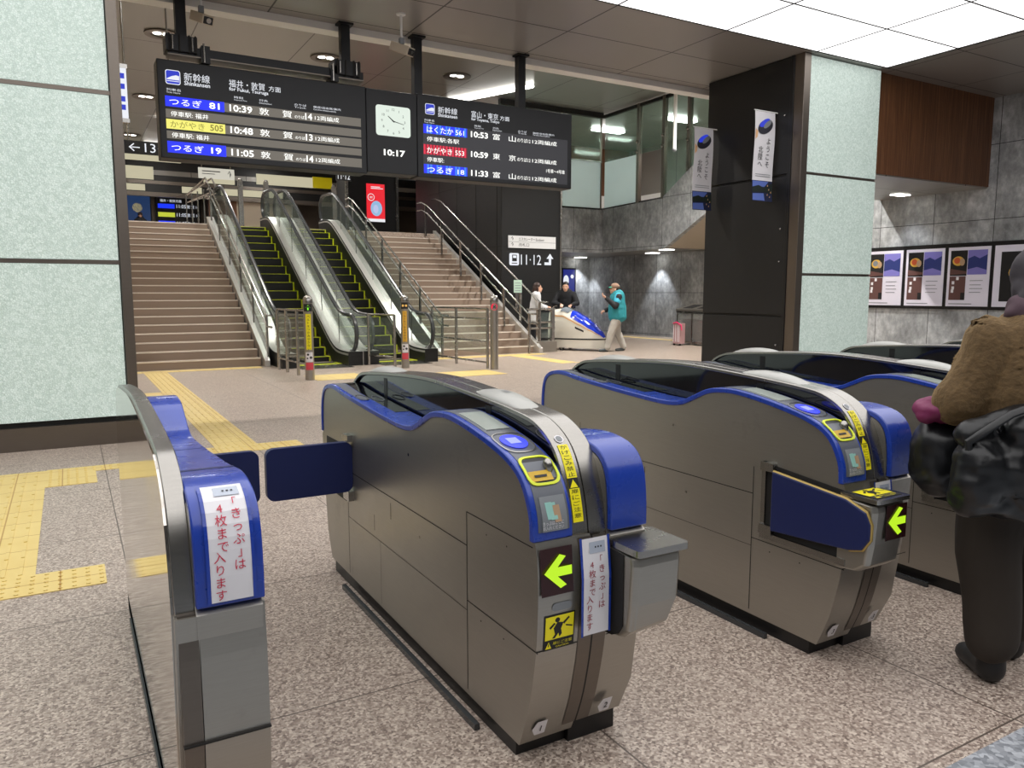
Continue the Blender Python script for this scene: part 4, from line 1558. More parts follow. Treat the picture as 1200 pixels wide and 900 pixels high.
MT['amber'] = em('lit_amber_indicator', rgb(230, 180, 90), 1.0)
MT['amber_st'] = pm('amber_sticker', rgb(226, 176, 60), 0.5)
MT['noentry'] = em('lit_red_indicator', rgb(240, 30, 70), 1.1)
MT['redpaper'] = pm('coral_red_sticker', rgb(212, 70, 84), 0.5)
bollard(3.38, 12.5, 'steel bollard with lit green arrow and yellow strip at the left escalator', 'green')
bollard(5.5, 13.6, 'steel bollard with amber indicator and orange strip at the right escalator', 'amber')
bollard(6.85, 12.55, 'plain thick steel bollard with lit red cross before the right staircase', 'red')


def fence(label, pts, h, mats=('glass',), rails=(1.0, 0.2), glass_z=(0.25, 0.95)):
    t = thing('guide_fence', label, 'fence', (pts[0][0], pts[0][1], 0))
    for x, y in pts:
        MB().tube([(x, y, 0), (x, y, h)], 0.028, MT['rail'], 12).build('post', None, t)
    for z in rails:
        MB().tube([(x, y, z * h) for x, y in pts], 0.018, MT['rail'], 8).build('rail', None, t)
    for (xa, ya), (xb, yb) in zip(pts, pts[1:]):
        d = Vector((yb - ya, xa - xb, 0)).normalized() * 0.005
        vs = [(xa - d.x, ya - d.y), (xb - d.x, yb - d.y), (xb + d.x, yb + d.y), (xa + d.x, ya + d.y)]
        MB().prism(vs, 'z', glass_z[0] * h, glass_z[1] * h).build('glass_panel', MT['glass'], t)
    return t
fence('low steel and glass guide fence between the left staircase and the left escalator', [(3.34, 14.45), (3.36, 13.9), (3.40, 13.3), (3.42, 12.68)], 1.12)
fence('low steel and glass fence before the right staircase, ending at the red-cross bollard', [(6.68, 15.0), (6.72, 13.9), (6.8, 12.72)], 1.12, rails=(1.0, 0.83, 0.45, 0.1))
fence('short steel guide rail standing between the two escalator newels', [(5.1, 14.5), (5.35, 13.75)], 1.0)

# pedestal with glass guard at the foot of the right staircase
t = thing('stair_end_guard', 'steel box with short glass guard at the foot of the right staircase handrail', 'guard rail', (9.95, 15.7, 0))
MB().box(9.66, 10.22, 15.55, 15.95, 0, 0.26, MT['steel']).build('plinth_box', None, t, bevel=0.006)
for x in (9.74, 10.14):
    MB().box(x - 0.04, x + 0.04, 15.6, 15.68, 0.26, 1.02, MT['rail']).build('post', None, t)
MB().box(9.78, 10.1, 15.63, 15.64, 0.34, 0.95, MT['glass']).build('glass_panel', None, t)
m = MB()
for z in (1.03, 0.72, 0.58):
    m.tube([(9.35, 15.5, z), (9.7, 15.6, z), (10.2, 15.64, z)], 0.025, MT['rail'])
m.build('rail', None, t)
o = MB().box(9.2, 9.42, 15.88, 15.886, 1.42, 1.72, MT['notice'])
for i in range(4):
    o.box(9.23, 9.39, 15.878, 15.88, 1.46 + 0.06 * i, 1.475 + 0.06 * i, MT['midgrey'])
o = o.build('notice_sheet')
tag(o, 'small pale green notice fixed to the outer handrail of the right staircase', 'notice')
o = MB().box(9.26, 9.33, 15.886, 15.9, 1.0, 1.72, MT['rail']).build('notice_bracket')
tag(o, 'thin steel bracket holding the pale green notice on the handrail', 'bracket')

# ------------------------------------------------------------------ departure boards
YB = 10.2
MT['ledoff'] = em('dim_grey_led_rows', rgb(120, 114, 104), 0.8)
MT['ledoff2'] = em('dark_led_field', rgb(52, 52, 58), 0.7)
MT['ledblue'] = em('led_blue', rgb(18, 40, 235), 1.25)
MT['ledcyan'] = em('led_light_blue', rgb(50, 130, 245), 1.1)
MT['ledyel'] = em('led_yellow', rgb(232, 226, 110), 1.15)
MT['ledred'] = em('led_red', rgb(220, 30, 66), 1.1)
MT['ledwhite'] = em('led_white', rgb(255, 255, 250), 1.35)
MT['signwhite'] = em('backlit_white_print', rgb(235, 238, 245), 1.0)
MT['ledolive'] = em('led_yellow_text', rgb(150, 140, 50), 0.9)
MT['logoblue'] = em('backlit_blue_print', rgb(30, 50, 190), 1.1)


def bf(dx=0.0):
    return lambda a, b: (a, YB - 0.002 + dx, b)


def rect(m, x0, x1, z0, z1, mat, e=0.0, y=None):
    y = YB if y is None else y
    m.add([(x0, y - 0.001 - e, z0), (x1, y - 0.001 - e, z0), (x1, y - 0.001 - e, z1), (x0, y - 0.001 - e, z1)], [(0, 1, 2, 3)], mat)


def logo(m, x, z, s):
    rr = lambda a0, a1, b0, b1, r, e, mat: m.add([(x + p * s, YB - 0.001 - e, z + q * s) for p, q in rounded(a0, a1, b0, b1, r)], [list(range(20))], mat)
    rr(0, 1, 0, 1, 0.16, 0.001, MT['signwhite'])
    rr(0.05, 0.95, 0.05, 0.95, 0.13, 0.002, MT['logoblue'])
    m.add([(x + p * s, YB - 0.004, z + q * s) for p, q in ((0.08, 0.32), (0.92, 0.32), (0.92, 0.62), (0.7, 0.66), (0.4, 0.56), (0.12, 0.40))], [(0, 1, 2, 3, 4, 5)], MT['signwhite'])
    m.add([(x + p * s, YB - 0.004, z + q * s) for p, q in ((0.08, 0.20), (0.92, 0.20), (0.92, 0.25), (0.08, 0.25))], [(0, 1, 2, 3)], MT['signwhite'])


t = thing('departure_board', 'left black overhead departure board for Fukui and Tsuruga with grey rows and 10:39', 'departure board', (2.33, YB + 0.15, 3.0))
MB().box(1.07, 3.62, YB, YB + 0.3, 3.015, 4.15, MT['boardblack']).build('case', None, t, bevel=0.012)
m = MB()
for z0, z1 in ((3.622, 3.73), (3.485, 3.585), (3.358, 3.462), (3.245, 3.335), (3.09, 3.205)):
    rect(m, 1.145 if z1 not in (3.73,) else 1.145, 3.545, z0, z1, MT['ledoff'])
rect(m, 1.145, 1.81, 3.615, 3.735, MT['ledblue'], 0.001)
rect(m, 1.145, 1.81, 3.358, 3.47, MT['ledyel'], 0.001)
rect(m, 1.145, 1.81, 3.082, 3.215, MT['ledblue'], 0.001)
scr = m.build('led_screen', None, t, fix=False)
F3 = lambda a, b: (a, YB - 0.004, b)


def lt(name, txt, x, z, h, w, mat, bold, par):
    m_ = MB()
    m_.text(txt, F3, x, z, h, w, mat, bold=bold)
    return m_.build(name, None, par, fix=False)


for (zr, nm, num, tm, pf, bl) in ((3.635, 'つるぎ', '81', '10:39', '14', True), (3.375, 'かがやき', '505', '10:48', '13', False), (3.105, 'つるぎ', '19', '11:05', '14', True)):
    c1 = MT['ledwhite'] if bl else MT['ledolive']
    lt('train_name', nm, 1.19, zr, 0.08, 0.36 if bl else 0.38, c1, 0.02, scr)
    lt('train_number', num, 1.635, zr + 0.003, 0.075, 0.12 if bl else 0.15, c1, 0.02, scr)
    lt('departure_time', tm, 1.87, zr, 0.083, 0.27, MT['ledwhite'], 0.02, scr)
    lt('destination_text', '敦', 2.225, zr, 0.085, 0.12, MT['ledwhite'], 0.02, scr)
    lt('destination_text', '賀', 2.51, zr, 0.085, 0.12, MT['ledwhite'], 0.02, scr)
    lt('track_text', 'のりば', 2.665, zr + 0.005, 0.04, 0.125, MT['ledwhite'], 0.01, scr)
    lt('track_number', pf, 2.80, zr, 0.083, 0.09, MT['ledwhite'], 0.02, scr)
    lt('car_count', '12両編成', 2.925, zr + 0.008, 0.06, 0.32, MT['ledwhite'], 0.01, scr)
for zr in (3.505, 3.258):
    lt('stop_list', '停車駅: 福井', 1.2, zr, 0.06, 0.42, MT['ledwhite'], 0.01, scr)
m = MB()
logo(m, 1.16, 3.87, 0.165)
m.build('logo', None, t, fix=False)
lt('header_title', '新幹線', 1.365, 3.93, 0.095, 0.29, MT['signwhite'], 0.02, scr)
lt('header_title_english', 'Shinkansen', 1.365, 3.88, 0.05, 0.29, MT['signwhite'], 0.015, scr)
lt('direction_name', '福井・敦賀', 1.875, 3.925, 0.09, 0.43, MT['signwhite'], 0.02, scr)
lt('direction_name', '方面', 2.35, 3.93, 0.065, 0.15, MT['signwhite'], 0.015, scr)
lt('direction_name_english', 'for Fukui, Tsuruga', 1.875, 3.87, 0.055, 0.47, MT['signwhite'], 0.015, scr)
for x, a, b in ((1.165, '列車名', 'Train Name'), (1.93, '時刻', 'Departure Time'), (2.23, '行先', 'Destination'), (2.665, 'のりば', 'Track'), (2.91, '編成/自由席/案内', 'Cars/Non-Reserved/Info')):
    lt('column_heading', a, x, 3.795, 0.028, 0.052 * len(a) if len(a) < 4 else 0.36, MT['signwhite'], 0, scr)
    lt('column_heading', b, x, 3.768, 0.018, 0.15 if len(b) < 16 else 0.3, MT['signwhite'], 0, scr)

t = thing('clock_panel', 'black overhead panel between the boards with a square white clock and digits 10:17', 'clock', (3.99, YB + 0.15, 3.04))
MB().box(3.625, 4.355, YB, YB + 0.3, 3.045, 4.14, MT['boardblack']).build('case', None, t, bevel=0.01)
m = MB()
cx_, cz_ = 4.005, 3.742
m.add([(cx_ + p, YB - 0.004, cz_ + q) for p, q in rounded(-0.25, 0.25, -0.2, 0.2, 0.04)], [list(range(20))], em('lit_clock_face', rgb(226, 238, 226), 1.0))
for i in range(1, 13):
    a = PI / 2 - 2 * PI * i / 12
    m.text(str(i), lambda a_, b_: (a_, YB - 0.007, b_), cx_ + 0.165 * math.cos(a), cz_ + 0.155 * math.sin(a) - 0.018, 0.045, None, MT['ink'], 'C')
fc = m.build('dial', None, t, fix=False)
m = MB()
for ang, L, w in ((90 - 30 * 10.28, 0.10, 0.009), (90 - 6 * 17, 0.155, 0.006)):
    a = math.radians(ang)
    d, nn = Vector((math.cos(a), 0, math.sin(a))), Vector((-math.sin(a), 0, math.cos(a)))
    c0 = Vector((cx_, YB - 0.010, cz_))
    m.add([c0 - d * 0.02 - nn * w, c0 + d * L - nn * w * 0.5, c0 + d * L + nn * w * 0.5, c0 - d * 0.02 + nn * w], [(0, 1, 2, 3)], MT['ink'])
m.build('clock_hand', None, fc, fix=False)
m = MB()
m.text('10:17', lambda a, b: (a, YB - 0.004, b), 3.86, 3.28, 0.085, 0.31, MT['ledwhite'], bold=0.03)
m.build('digital_time', None, t, fix=False)

t = thing('departure_board', 'right black overhead departure board for Toyama and Tokyo with blue and red rows', 'departure board', (5.66, YB + 0.15, 3.06))
MB().box(4.36, 6.95, YB, YB + 0.3, 3.03, 4.16, MT['boardblack']).build('case', None, t, bevel=0.012)
m = MB()
rect(m, 4.445, 6.87, 3.09, 3.765, MT['ledoff2'])
for z0, z1, a, b in ((3.635, 3.76, 'ledcyan', 'ledblue'), (3.35, 3.485, 'ledred', 'ledred'), (3.09, 3.215, 'ledcyan', 'ledblue')):
    n = 14
    for i in range(n):
        rect(m, 4.45 + 0.68 * i / n, 4.45 + 0.68 * (i + 0.62) / n, z0, z1, MT[a if i % 3 else b], 0.001)
        rect(m, 4.45 + 0.68 * (i + 0.62) / n, 4.45 + 0.68 * (i + 1) / n, z0, z1, MT[b if a != 'ledred' else 'darkred'], 0.001)
scr = m.build('led_screen', None, t, fix=False)
for (zr, nm, tm, d1, d2) in ((3.65, 'はくたか 561', '10:53', '富', '山'), (3.37, 'かがやき 553', '10:59', '東', '京'), (3.105, 'つるぎ 18', '11:33', '富', '山')):
    lt('train_name', nm, 4.5, zr, 0.085, 0.58, MT['ledwhite'], 0.01, scr)
    lt('departure_time', tm, 5.19, zr, 0.085, 0.28, MT['ledwhite'], 0.025, scr)
    lt('destination_text', d1, 5.55, zr, 0.085, 0.12, MT['ledwhite'], 0.01, scr)
    lt('destination_text', d2, 5.82, zr, 0.085, 0.12, MT['ledwhite'], 0.01, scr)
    lt('track_text', 'のりば12', 5.965, zr + 0.005, 0.06, 0.23, MT['ledwhite'], 0.01, scr)
    lt('car_count', '12両編成', 6.23, zr + 0.004, 0.065, 0.44, MT['ledwhite'], 0.01, scr)
lt('stop_list', '停車駅:各駅', 4.5, 3.53, 0.065, 0.5, MT['ledwhite'], 0.02, scr)
lt('stop_list', '停車駅:', 4.5, 3.25, 0.065, 0.26, MT['ledwhite'], 0.02, scr)
lt('car_range', '1号車〜4号車', 6.48, 3.245, 0.06, 0.34, MT['ledwhite'], 0.01, scr)
m = MB()
logo(m, 4.48, 3.895, 0.145)
m.build('logo', None, t, fix=False)
lt('header_title', '新幹線', 4.675, 3.93, 0.09, 0.30, MT['signwhite'], 0.02, scr)
lt('header_title_english', 'Shinkansen', 4.675, 3.88, 0.048, 0.30, MT['signwhite'], 0.015, scr)
lt('direction_name', '富山・東京', 5.2, 3.93, 0.09, 0.44, MT['signwhite'], 0.02, scr)
lt('direction_name', '方面', 5.67, 3.935, 0.065, 0.16, MT['signwhite'], 0.015, scr)
lt('direction_name_english', 'for Toyama, Tokyo', 5.2, 3.875, 0.052, 0.46, MT['signwhite'], 0.015, scr)
for x, a, b in ((4.465, '列車名', 'Train Name'), (5.25, '時刻', 'Departure Time'), (5.55, '行先', 'Destination'), (5.98, 'のりば', 'Track'), (6.24, '編成/自由席/案内', 'Cars/Non-Reserved/Info')):
    lt('column_heading', a, x, 3.80, 0.028, 0.05 * len(a) if len(a) < 4 else 0.38, MT['signwhite'], 0, scr)
    lt('column_heading', b, x, 3.775, 0.018, 0.15 if len(b) < 16 else 0.3, MT['signwhite'], 0, scr)

# hangers and the beam above the left board
for x, lab in ((1.37, 'black square hanging post above the left end of the left departure board'), (3.39, 'black square hanging post above the right end of the left departure board'),
               (4.42, 'dark square hanging post above the clock panel'), (6.1, 'dark square hanging post above the right departure board')):
    t = thing('hanging_post', lab, 'hanger post', (x, YB + 0.15, 4.15))
    zb = 4.42 if x < 4 else 4.185
    MB().box(x - 0.06, x + 0.06, YB + 0.08, YB + 0.2, zb - 0.02, 4.96, MT['boardblack']).build('post', None, t, bevel=0.004)
    MB().box(x - 0.1, x + 0.1, YB + 0.04, YB + 0.24, 4.925, 4.95, MT['boardblack']).build('flange', None, t)
    if x < 4:
        m = MB().box(x - 0.19, x + 0.16, YB - 0.02, YB + 0.25, 4.26, 4.44, MT['boardblack'])
        for dx in (-0.16, -0.05, 0.06, 0.13):
            m.box(x + dx, x + dx + 0.02, YB - 0.03, YB + 0.26, 4.25, 4.45, MT['seam'])
        for dx in (-0.12, 0.1):
            m.cyl((x + dx, YB - 0.04, 4.42), (x + dx, YB - 0.04, 4.27), 0.012, MT['rail'], 8)
        m.build('clamp', None, t)
t = thing('support_beam', 'long black beam carrying the left departure board below the hanger clamps', 'beam', (2.4, YB + 0.12, 4.2))
m = MB().box(1.2, 3.6, YB + 0.02, YB + 0.2, 4.225, 4.33, MT['boardblack'])
m.box(1.2, 3.6, YB + 0.0, YB + 0.22, 4.215, 4.228, MT['steel_dark']).build('beam', None, t)
for x in (1.62, 3.2):
    m = MB().box(x - 0.05, x + 0.05, YB - 0.02, YB + 0.22, 4.16, 4.36, MT['boardblack']).cyl((x - 0.02, YB - 0.03, 4.38), (x - 0.02, YB - 0.03, 4.16), 0.012, MT['rail'], 8)
    m.build('clamp', None, t)


def cctv(x, y, z, label, yaw):
    t = thing('security_camera', label, 'security camera', (x, y, ZC))
    m = MB().cyl((x, y, ZC), (x, y, z + 0.1), 0.016, MT['white'], 10).cyl((x, y, ZC), (x, y, ZC - 0.02), 0.06, MT['white'], 14)
    m.build('stem', None, t)
    MB().box(x - 0.03, x + 0.03, y - 0.03, y + 0.03, z + 0.05, z + 0.13, MT['midgrey']).build('joint', None, t, bevel=0.006)
    m = MB().box(-0.07, 0.07, -0.16, 0.14, -0.055, 0.05, MT['beige']).box(-0.055, 0.055, -0.175, -0.16, -0.045, 0.035, MT['ink'])
    m.cyl((0, -0.172, -0.005), (0, -0.182, -0.005), 0.03, MT['rail'], 14)
    R = Matrix.Rotation(yaw, 4, 'Z') @ Matrix.Rotation(math.radians(22), 4, 'X')
    m.v = [R @ v + Vector((x, y, z)) for v in m.v]
    m.build('camera_body', None, t, bevel=0.006)
cctv(1.56, 10.0, 4.62, 'small security camera on a short stem above the left board', math.radians(20))
cctv(3.9, 9.6, 4.52, 'beige security camera on a long thin stem above the clock panel', math.radians(30))
t = thing('ceiling_tube', 'slim white tube hanging from the hall ceiling before the gallery glazing', 'hanging tube', (13.3, 15.0, ZH))
MB().cyl((13.3, 15.0, ZH), (13.3, 15.0, 4.95), 0.045, MT['white'], 14).build('tube', None, t)
MB().cyl((13.3, 15.0, ZH), (13.3, 15.0, ZH - 0.12), 0.11, MT['white'], 16).ell((13.3, 15.0, 4.95), 0.06, 0.06, 0.05, MT['midgrey']).build('cap', None, t)

# ------------------------------------------------------------------ signs
def sign_box(name, label, cat, x0, x1, y, z0, z1, mat, depth=0.08, bevel=0.0):
    t = thing(name, label, cat, ((x0 + x1) / 2, y, z0))
    MB().box(x0, x1, y, y + depth, z0, z1, mat).build('panel', None, t, bevel=bevel)
    return t
t = sign_box('track_sign', 'black hanging sign reading 13 with a left arrow, left behind the departure board', 'sign', 0.9, 1.75, 14.0, 3.63, 3.84, MT['ink'])
m = MB()
m.text('←13·14', lambda a, b: (a, 13.995, b), 1.0, 3.67, 0.14, 0.68, MT['signwhite'], bold=0.02)
m.build('lettering', None, t, fix=False)
MB().box(0.88, 1.77, 14.0, 14.08, 3.55, 3.63, MT['cream']).build('light_strip', None, t)
MB().cyl((1.0, 14.04, 3.84), (1.0, 14.04, ZH), 0.015, MT['rail'], 8).cyl((1.65, 14.04, 3.84), (1.65, 14.04, ZH), 0.015, MT['rail'], 8).build('hanger', None, t)

t = thing('side_sign', 'narrow white vertical sign edge-on beside the left glass column', 'sign', (0.6, 8.8, 3.1))
m = MB().box(0.555, 0.64, 8.75, 8.79, 3.14, 3.62, MT['signwhite']).box(0.545, 0.65, 8.745, 8.8, 3.1, 3.14, MT['rail']).box(0.545, 0.65, 8.745, 8.8, 3.62, 3.66, MT['rail'])
for i, z in enumerate((3.52, 3.42, 3.3, 3.22)):
    m.box(0.575, 0.62, 8.745, 8.75, z, z + 0.05, MT['logoblue'])
m.build('panel', None, t)

# lettering on the black wall block (laid out for a wall 1 m nearer, enlarged to its real size)
KW = 17.8 / 16.8
WB = lambda v: Vector((v.x * KW, v.y * KW, 1.42 + (v.z - 1.42) * KW))
o = MB()
o.box(9.56, 10.95, 16.76, 16.795, 2.53, 2.83, MT['plate'])
fy = lambda a, b: (a, 16.755, b)
for z in (2.71, 2.57):
    o.text('↑', fy, 9.63, z - 0.01, 0.11, 0.07, MT['ink'], bold=0.02)
    o.text('エスカレーター Escalator' if z > 2.6 else '改札口', fy, 9.85, z, 0.08, 0.75 if z > 2.6 else 0.3, MT['ink'])
o.box(9.56, 10.95, 16.757, 16.76, 2.675, 2.682, MT['midgrey'])
o.v = [WB(v) for v in o.v]
o = o.build('direction_plate', fix=False)
tag(o, 'white direction plate with small arrows on the black wall above the number 11-12', 'sign')
m = MB()
m.add([(9.6 + p, 16.775, 2.1 + q) for p, q in rounded(0, 0.27, 0, 0.3, 0.04)] + [(9.6 + p, 16.795, 2.1 + q) for p, q in rounded(0, 0.27, 0, 0.3, 0.04)],
      [list(range(20))] + [(i, (i + 1) % 20, 20 + (i + 1) % 20, 20 + i) for i in range(20)], MT['signwhite'])
m.box(9.67, 9.8, 16.765, 16.775, 2.2, 2.36, MT['ink']).box(9.69, 9.78, 16.76, 16.765, 2.28, 2.34, MT['signwhite']).box(9.66, 9.81, 16.765, 16.775, 2.14, 2.16, MT['ink'])
m.text('11·12', lambda a, b: (a, 16.77, b), 9.92, 2.12, 0.25, 0.6, MT['signwhite'], bold=0.02)
ar = [(0, 0), (0.2, 0), (0.2, 0.16), (0.27, 0.16), (0.165, 0.29), (0.06, 0.16), (0.13, 0.16), (0.13, 0.07), (0, 0.07)]
m.add([(10.62 + a, 16.77, 2.12 + b) for a, b in ar], [(0, 1, 7, 8), (1, 2, 6, 7), (3, 4, 5), ], MT['signwhite'])
m.v = [WB(v) for v in m.v]
o = m.build('platform_number_sign', fix=False)
tag(o, 'white 11-12 platform lettering with train symbol and arrow on the black wall', 'sign')

# red poster column at the head of the right stairs
t = thing('poster_column', 'black square column at the head of the right stairs with a glowing red poster screen', 'column', (9.0, 25.2, ZU))
MB().box(8.2, 9.85, 25.0, 26.2, ZU, ZH, MT['black']).build('shaft', None, t)
m = MB().box(8.12, 8.2, 24.98, 25.1, ZU, ZH, MT['rail']).box(9.85, 9.95, 24.98, 25.1, ZU, ZH, MT['rail'])
m.build('edge_trim', None, t)
m = MB()
y = 24.99
rdm, wht = em('poster_red', rgb(226, 34, 48), 1.1), em('poster_white', rgb(236, 236, 240), 1.0)
rect(m, 8.82, 9.46, 3.80, 5.02, rdm, 0, y)
rect(m, 8.82, 9.46, 3.78, 3.88, wht, 0.002, y)
P = lambda cx0, cz0, r, mat, e, ry=None: m.add([(cx0 + r * math.cos(q * PI / 12), y - 0.003 - e, cz0 + (ry or r) * math.sin(q * PI / 12)) for q in range(24)], [list(range(24))], mat)
P(9.16, 4.22, 0.2, em('poster_pale_blue', rgb(150, 190, 226), 0.95), 0, 0.25)
P(9.14, 4.2, 0.09, em('poster_lilac', rgb(190, 200, 236), 0.95), 0.002, 0.14)
P(8.98, 4.58, 0.12, wht, 0); P(8.98, 4.58, 0.1, rdm, 0.002)
for i in range(2):
    rect(m, 8.93, 9.03, 4.55 + 0.04 * i, 4.565 + 0.04 * i, wht, 0.006, y)
    rect(m, 8.98, 9.4 - 0.1 * i, 4.86 + 0.05 * i, 4.885 + 0.05 * i, wht, 0.004, y)
m.build('poster_screen', None, t, fix=False)
# 11-12 sign above the escalator heads
t = thing('track_sign', 'small dark hanging sign reading 11-12 left of the red poster column', 'sign', (6.9, 21.9, 4.6))
MB().box(6.98, 7.42, 22.3, 22.36, 4.66, 4.92, MT['ink']).build('panel', None, t)
m = MB()
m.text('11·12', lambda a, b: (a, 22.295, b), 7.02, 4.7, 0.18, 0.36, MT['signwhite'], bold=0.02)
m.build('lettering', None, t, fix=False)
MB().cyl((7.02, 22.33, 4.92), (7.02, 22.33, ZH), 0.015, MT['rail'], 8).cyl((7.38, 22.33, 4.92), (7.38, 22.33, ZH), 0.015, MT['rail'], 8).build('hanger', None, t)
# pale hanging direction sign over the escalators
t = thing('direction_sign', 'pale hanging direction sign with an up arrow above the left escalator', 'sign', (4.3, 24.5, 5.2))
MB().box(3.55, 4.55, 24.5, 24.56, 4.76, 5.06, MT['signcream']).build('panel', None, t)
m = MB()
m.text('↑', lambda a, b: (a, 24.495, b), 4.36, 4.81, 0.2, 0.11, MT['ink'], bold=0.03)
m.box(3.65, 4.15, 24.49, 24.5, 4.95, 4.98, MT['midgrey']).box(3.65, 4.0, 24.49, 24.5, 4.88, 4.9, MT['midgrey'])
m.build('lettering', None, t, fix=False)
MB().cyl((3.65, 24.53, 5.06), (3.65, 24.53, ZH), 0.015, MT['rail'], 8).cyl((4.45, 24.53, 5.06), (4.45, 24.53, ZH), 0.015, MT['rail'], 8).build('hanger', None, t)


# ------------------------------------------------------------------ welcome banners on the column
def banner(y, x0, x1, zt, label, tip):
    t = thing('hanging_banner', label, 'banner', ((x0 + x1) / 2, y, zt))
    m = MB()
    w = x1 - x0
    n = 12
    zb, zp = zt - 1.02, zt - 1.33
    def fn(a, b, h=0.0):
        return (x0 + a * w, y + 0.012 * math.sin(b * 5) * (1 if True else 0) - h, zt + b)
    def sheet(b0, b1, mat, h=0.0, a0=0.0, a1=1.0):
        vs = []
        for i in range(n + 1):
            b = b0 + (b1 - b0) * i / n
            vs += [fn(a0, b, h), fn(a1, b, h)]
        m.add(vs, [(2 * i, 2 * i + 1, 2 * i + 3, 2 * i + 2) for i in range(n)], mat)
    sheet(-1.02, 0, MT['paper']); sheet(-1.02, 0, MT['paper'], -0.004)
    sheet(-1.33, -1.02, MT['bannernight']); sheet(-1.33, -1.02, MT['bannernight'], -0.004)
    cl = m.build('cloth', None, t, fix=False)
    m = MB()
    # train nose emblem
    m.add([fn(0.5 + 0.4 * math.cos(q * PI / 10) * math.cos(0.4) - 0.10 * math.sin(q * PI / 10) * 0.5, -0.22 + 0.10 * math.sin(q * PI / 10) + 0.06 * math.cos(q * PI / 10), 0.006) for q in range(20)], [list(range(20))], MT['bannerdark'])
    m.add([fn(0.46 + 0.26 * math.cos(q * PI / 10), -0.165 + 0.05 * math.sin(q * PI / 10) + 0.05 * math.cos(q * PI / 10), 0.008) for q in range(20)], [list(range(20))], MT['logoblue'])
    m.add([fn(0.6 + 0.2 * math.cos(q * PI / 10), -0.18 + 0.045 * math.sin(q * PI / 10) + 0.05 * math.cos(q * PI / 10), 0.009) for q in range(20)], [list(range(20))], MT['midgrey'])
    m.build('emblem_print', None, t, fix=False)
    m = MB()
    for i, ch in enumerate('ようこそ'):
        m.text(ch, lambda a, b: fn(a / w, b, 0.006), 0.68 * w, -0.47 - 0.115 * i, 0.10, None, MT['ink'], 'C', bold=0.015)
    for i, ch in enumerate('北陸へ'):
        m.text(ch, lambda a, b: fn(a / w, b, 0.006), 0.32 * w, -0.60 - 0.105 * i, 0.10, None, MT['ink'], 'C', bold=0.015)
    m.add([fn(0.02, -0.42, 0.006), fn(0.12, -0.38, 0.006), fn(0.14, -0.3, 0.006), fn(0.02, -0.26, 0.006)], [(0, 1, 2, 3)], MT['peach'])
    for b in (-0.93, -0.96):
        m.add([fn(0.12, b, 0.006), fn(0.88, b, 0.006), fn(0.88, b + 0.008, 0.006), fn(0.12, b + 0.008, 0.006)], [(0, 1, 2, 3)], MT['midgrey'])
    m.build('welcome_lettering', None, t, fix=False)
    m = MB()
    # dusk landscape strip
    m.add([fn(0, -1.12, 0.006), fn(0.3, -1.09, 0.006), fn(0.55, -1.12, 0.006), fn(1, -1.05, 0.006), fn(1, -1.21, 0.006), fn(0.5, -1.19, 0.006), fn(0, -1.2, 0.006)], [(0, 1, 2, 3, 4, 5, 6)], MT['darkgreen'])
    m.add([fn(0, -1.22, 0.006), fn(0.55, -1.21, 0.006), fn(0.6, -1.32, 0.006), fn(0, -1.32, 0.006)], [(0, 1, 2, 3)], MT['dusk'])
    m.add([fn(0, -1.03, 0.005), fn(0.8, -1.03, 0.005), fn(0.6, -1.11, 0.005), fn(0, -1.12, 0.005)], [(0, 1, 2, 3)], MT['dusk'])
    for a, b in ((0.72, -1.1), (0.78, -1.16), (0.7, -1.24), (0.82, -1.27), (0.88, -1.2)):
        m.add([fn(a, b, 0.008), fn(a + 0.05, b, 0.008), fn(a + 0.04, b + 0.03, 0.008)], [(0, 1, 2)], MT['peach'])
    m.build('landscape_print', None, t, fix=False)
    m = MB().cyl((x0 - 0.02, y, zt + 0.01), (9.66, y, zt + 0.01), 0.009, MT['white'], 8)
    m.cyl((9.66, y, zt + 0.10), (9.66, y, zt - 0.09), 0.012, MT['white'], 8).cyl((9.66, y - 0.08, zt + 0.01), (9.66, y + 0.08, zt + 0.01), 0.012, MT['white'], 8)
    m.build('banner_arm', None, t)
MT['bannernight'] = pm('banner_night_blue', rgb(26, 34, 66), 0.6)
MT['bannerdark'] = pm('banner_dark_print', rgb(40, 40, 50), 0.6)
MT['peach'] = pm('peach_print', rgb(226, 178, 130), 0.6)
MT['darkgreen'] = pm('dark_green_print', rgb(22, 34, 30), 0.6)
MT['dusk'] = pm('dusk_blue_print', rgb(90, 112, 186), 0.6)
banner(9.83, 9.14, 9.56, 4.13, 'left white vertical welcome banner on the black side of the glass-fronted column', None)
banner(8.55, 9.16, 9.59, 4.15, 'right white vertical welcome banner, nearer the glass front of the column', None)


# ------------------------------------------------------------------ framed posters on the stone wall
MT['violet'] = pm('print_violet', rgb(126, 120, 196), 0.5)
MT['deepblue'] = pm('print_deep_blue', rgb(38, 52, 118), 0.5)
MT['brownprint'] = pm('print_brown', rgb(96, 64, 60), 0.5)
MT['dishyellow'] = pm('print_gold', rgb(214, 170, 70), 0.5)
MT['dishred'] = pm('print_orange_red', rgb(200, 90, 50), 0.5)
MT['sheet'] = pm('poster_paper', rgb(214, 210, 222), 0.5, em=rgb(214, 210, 222), es=0.08)


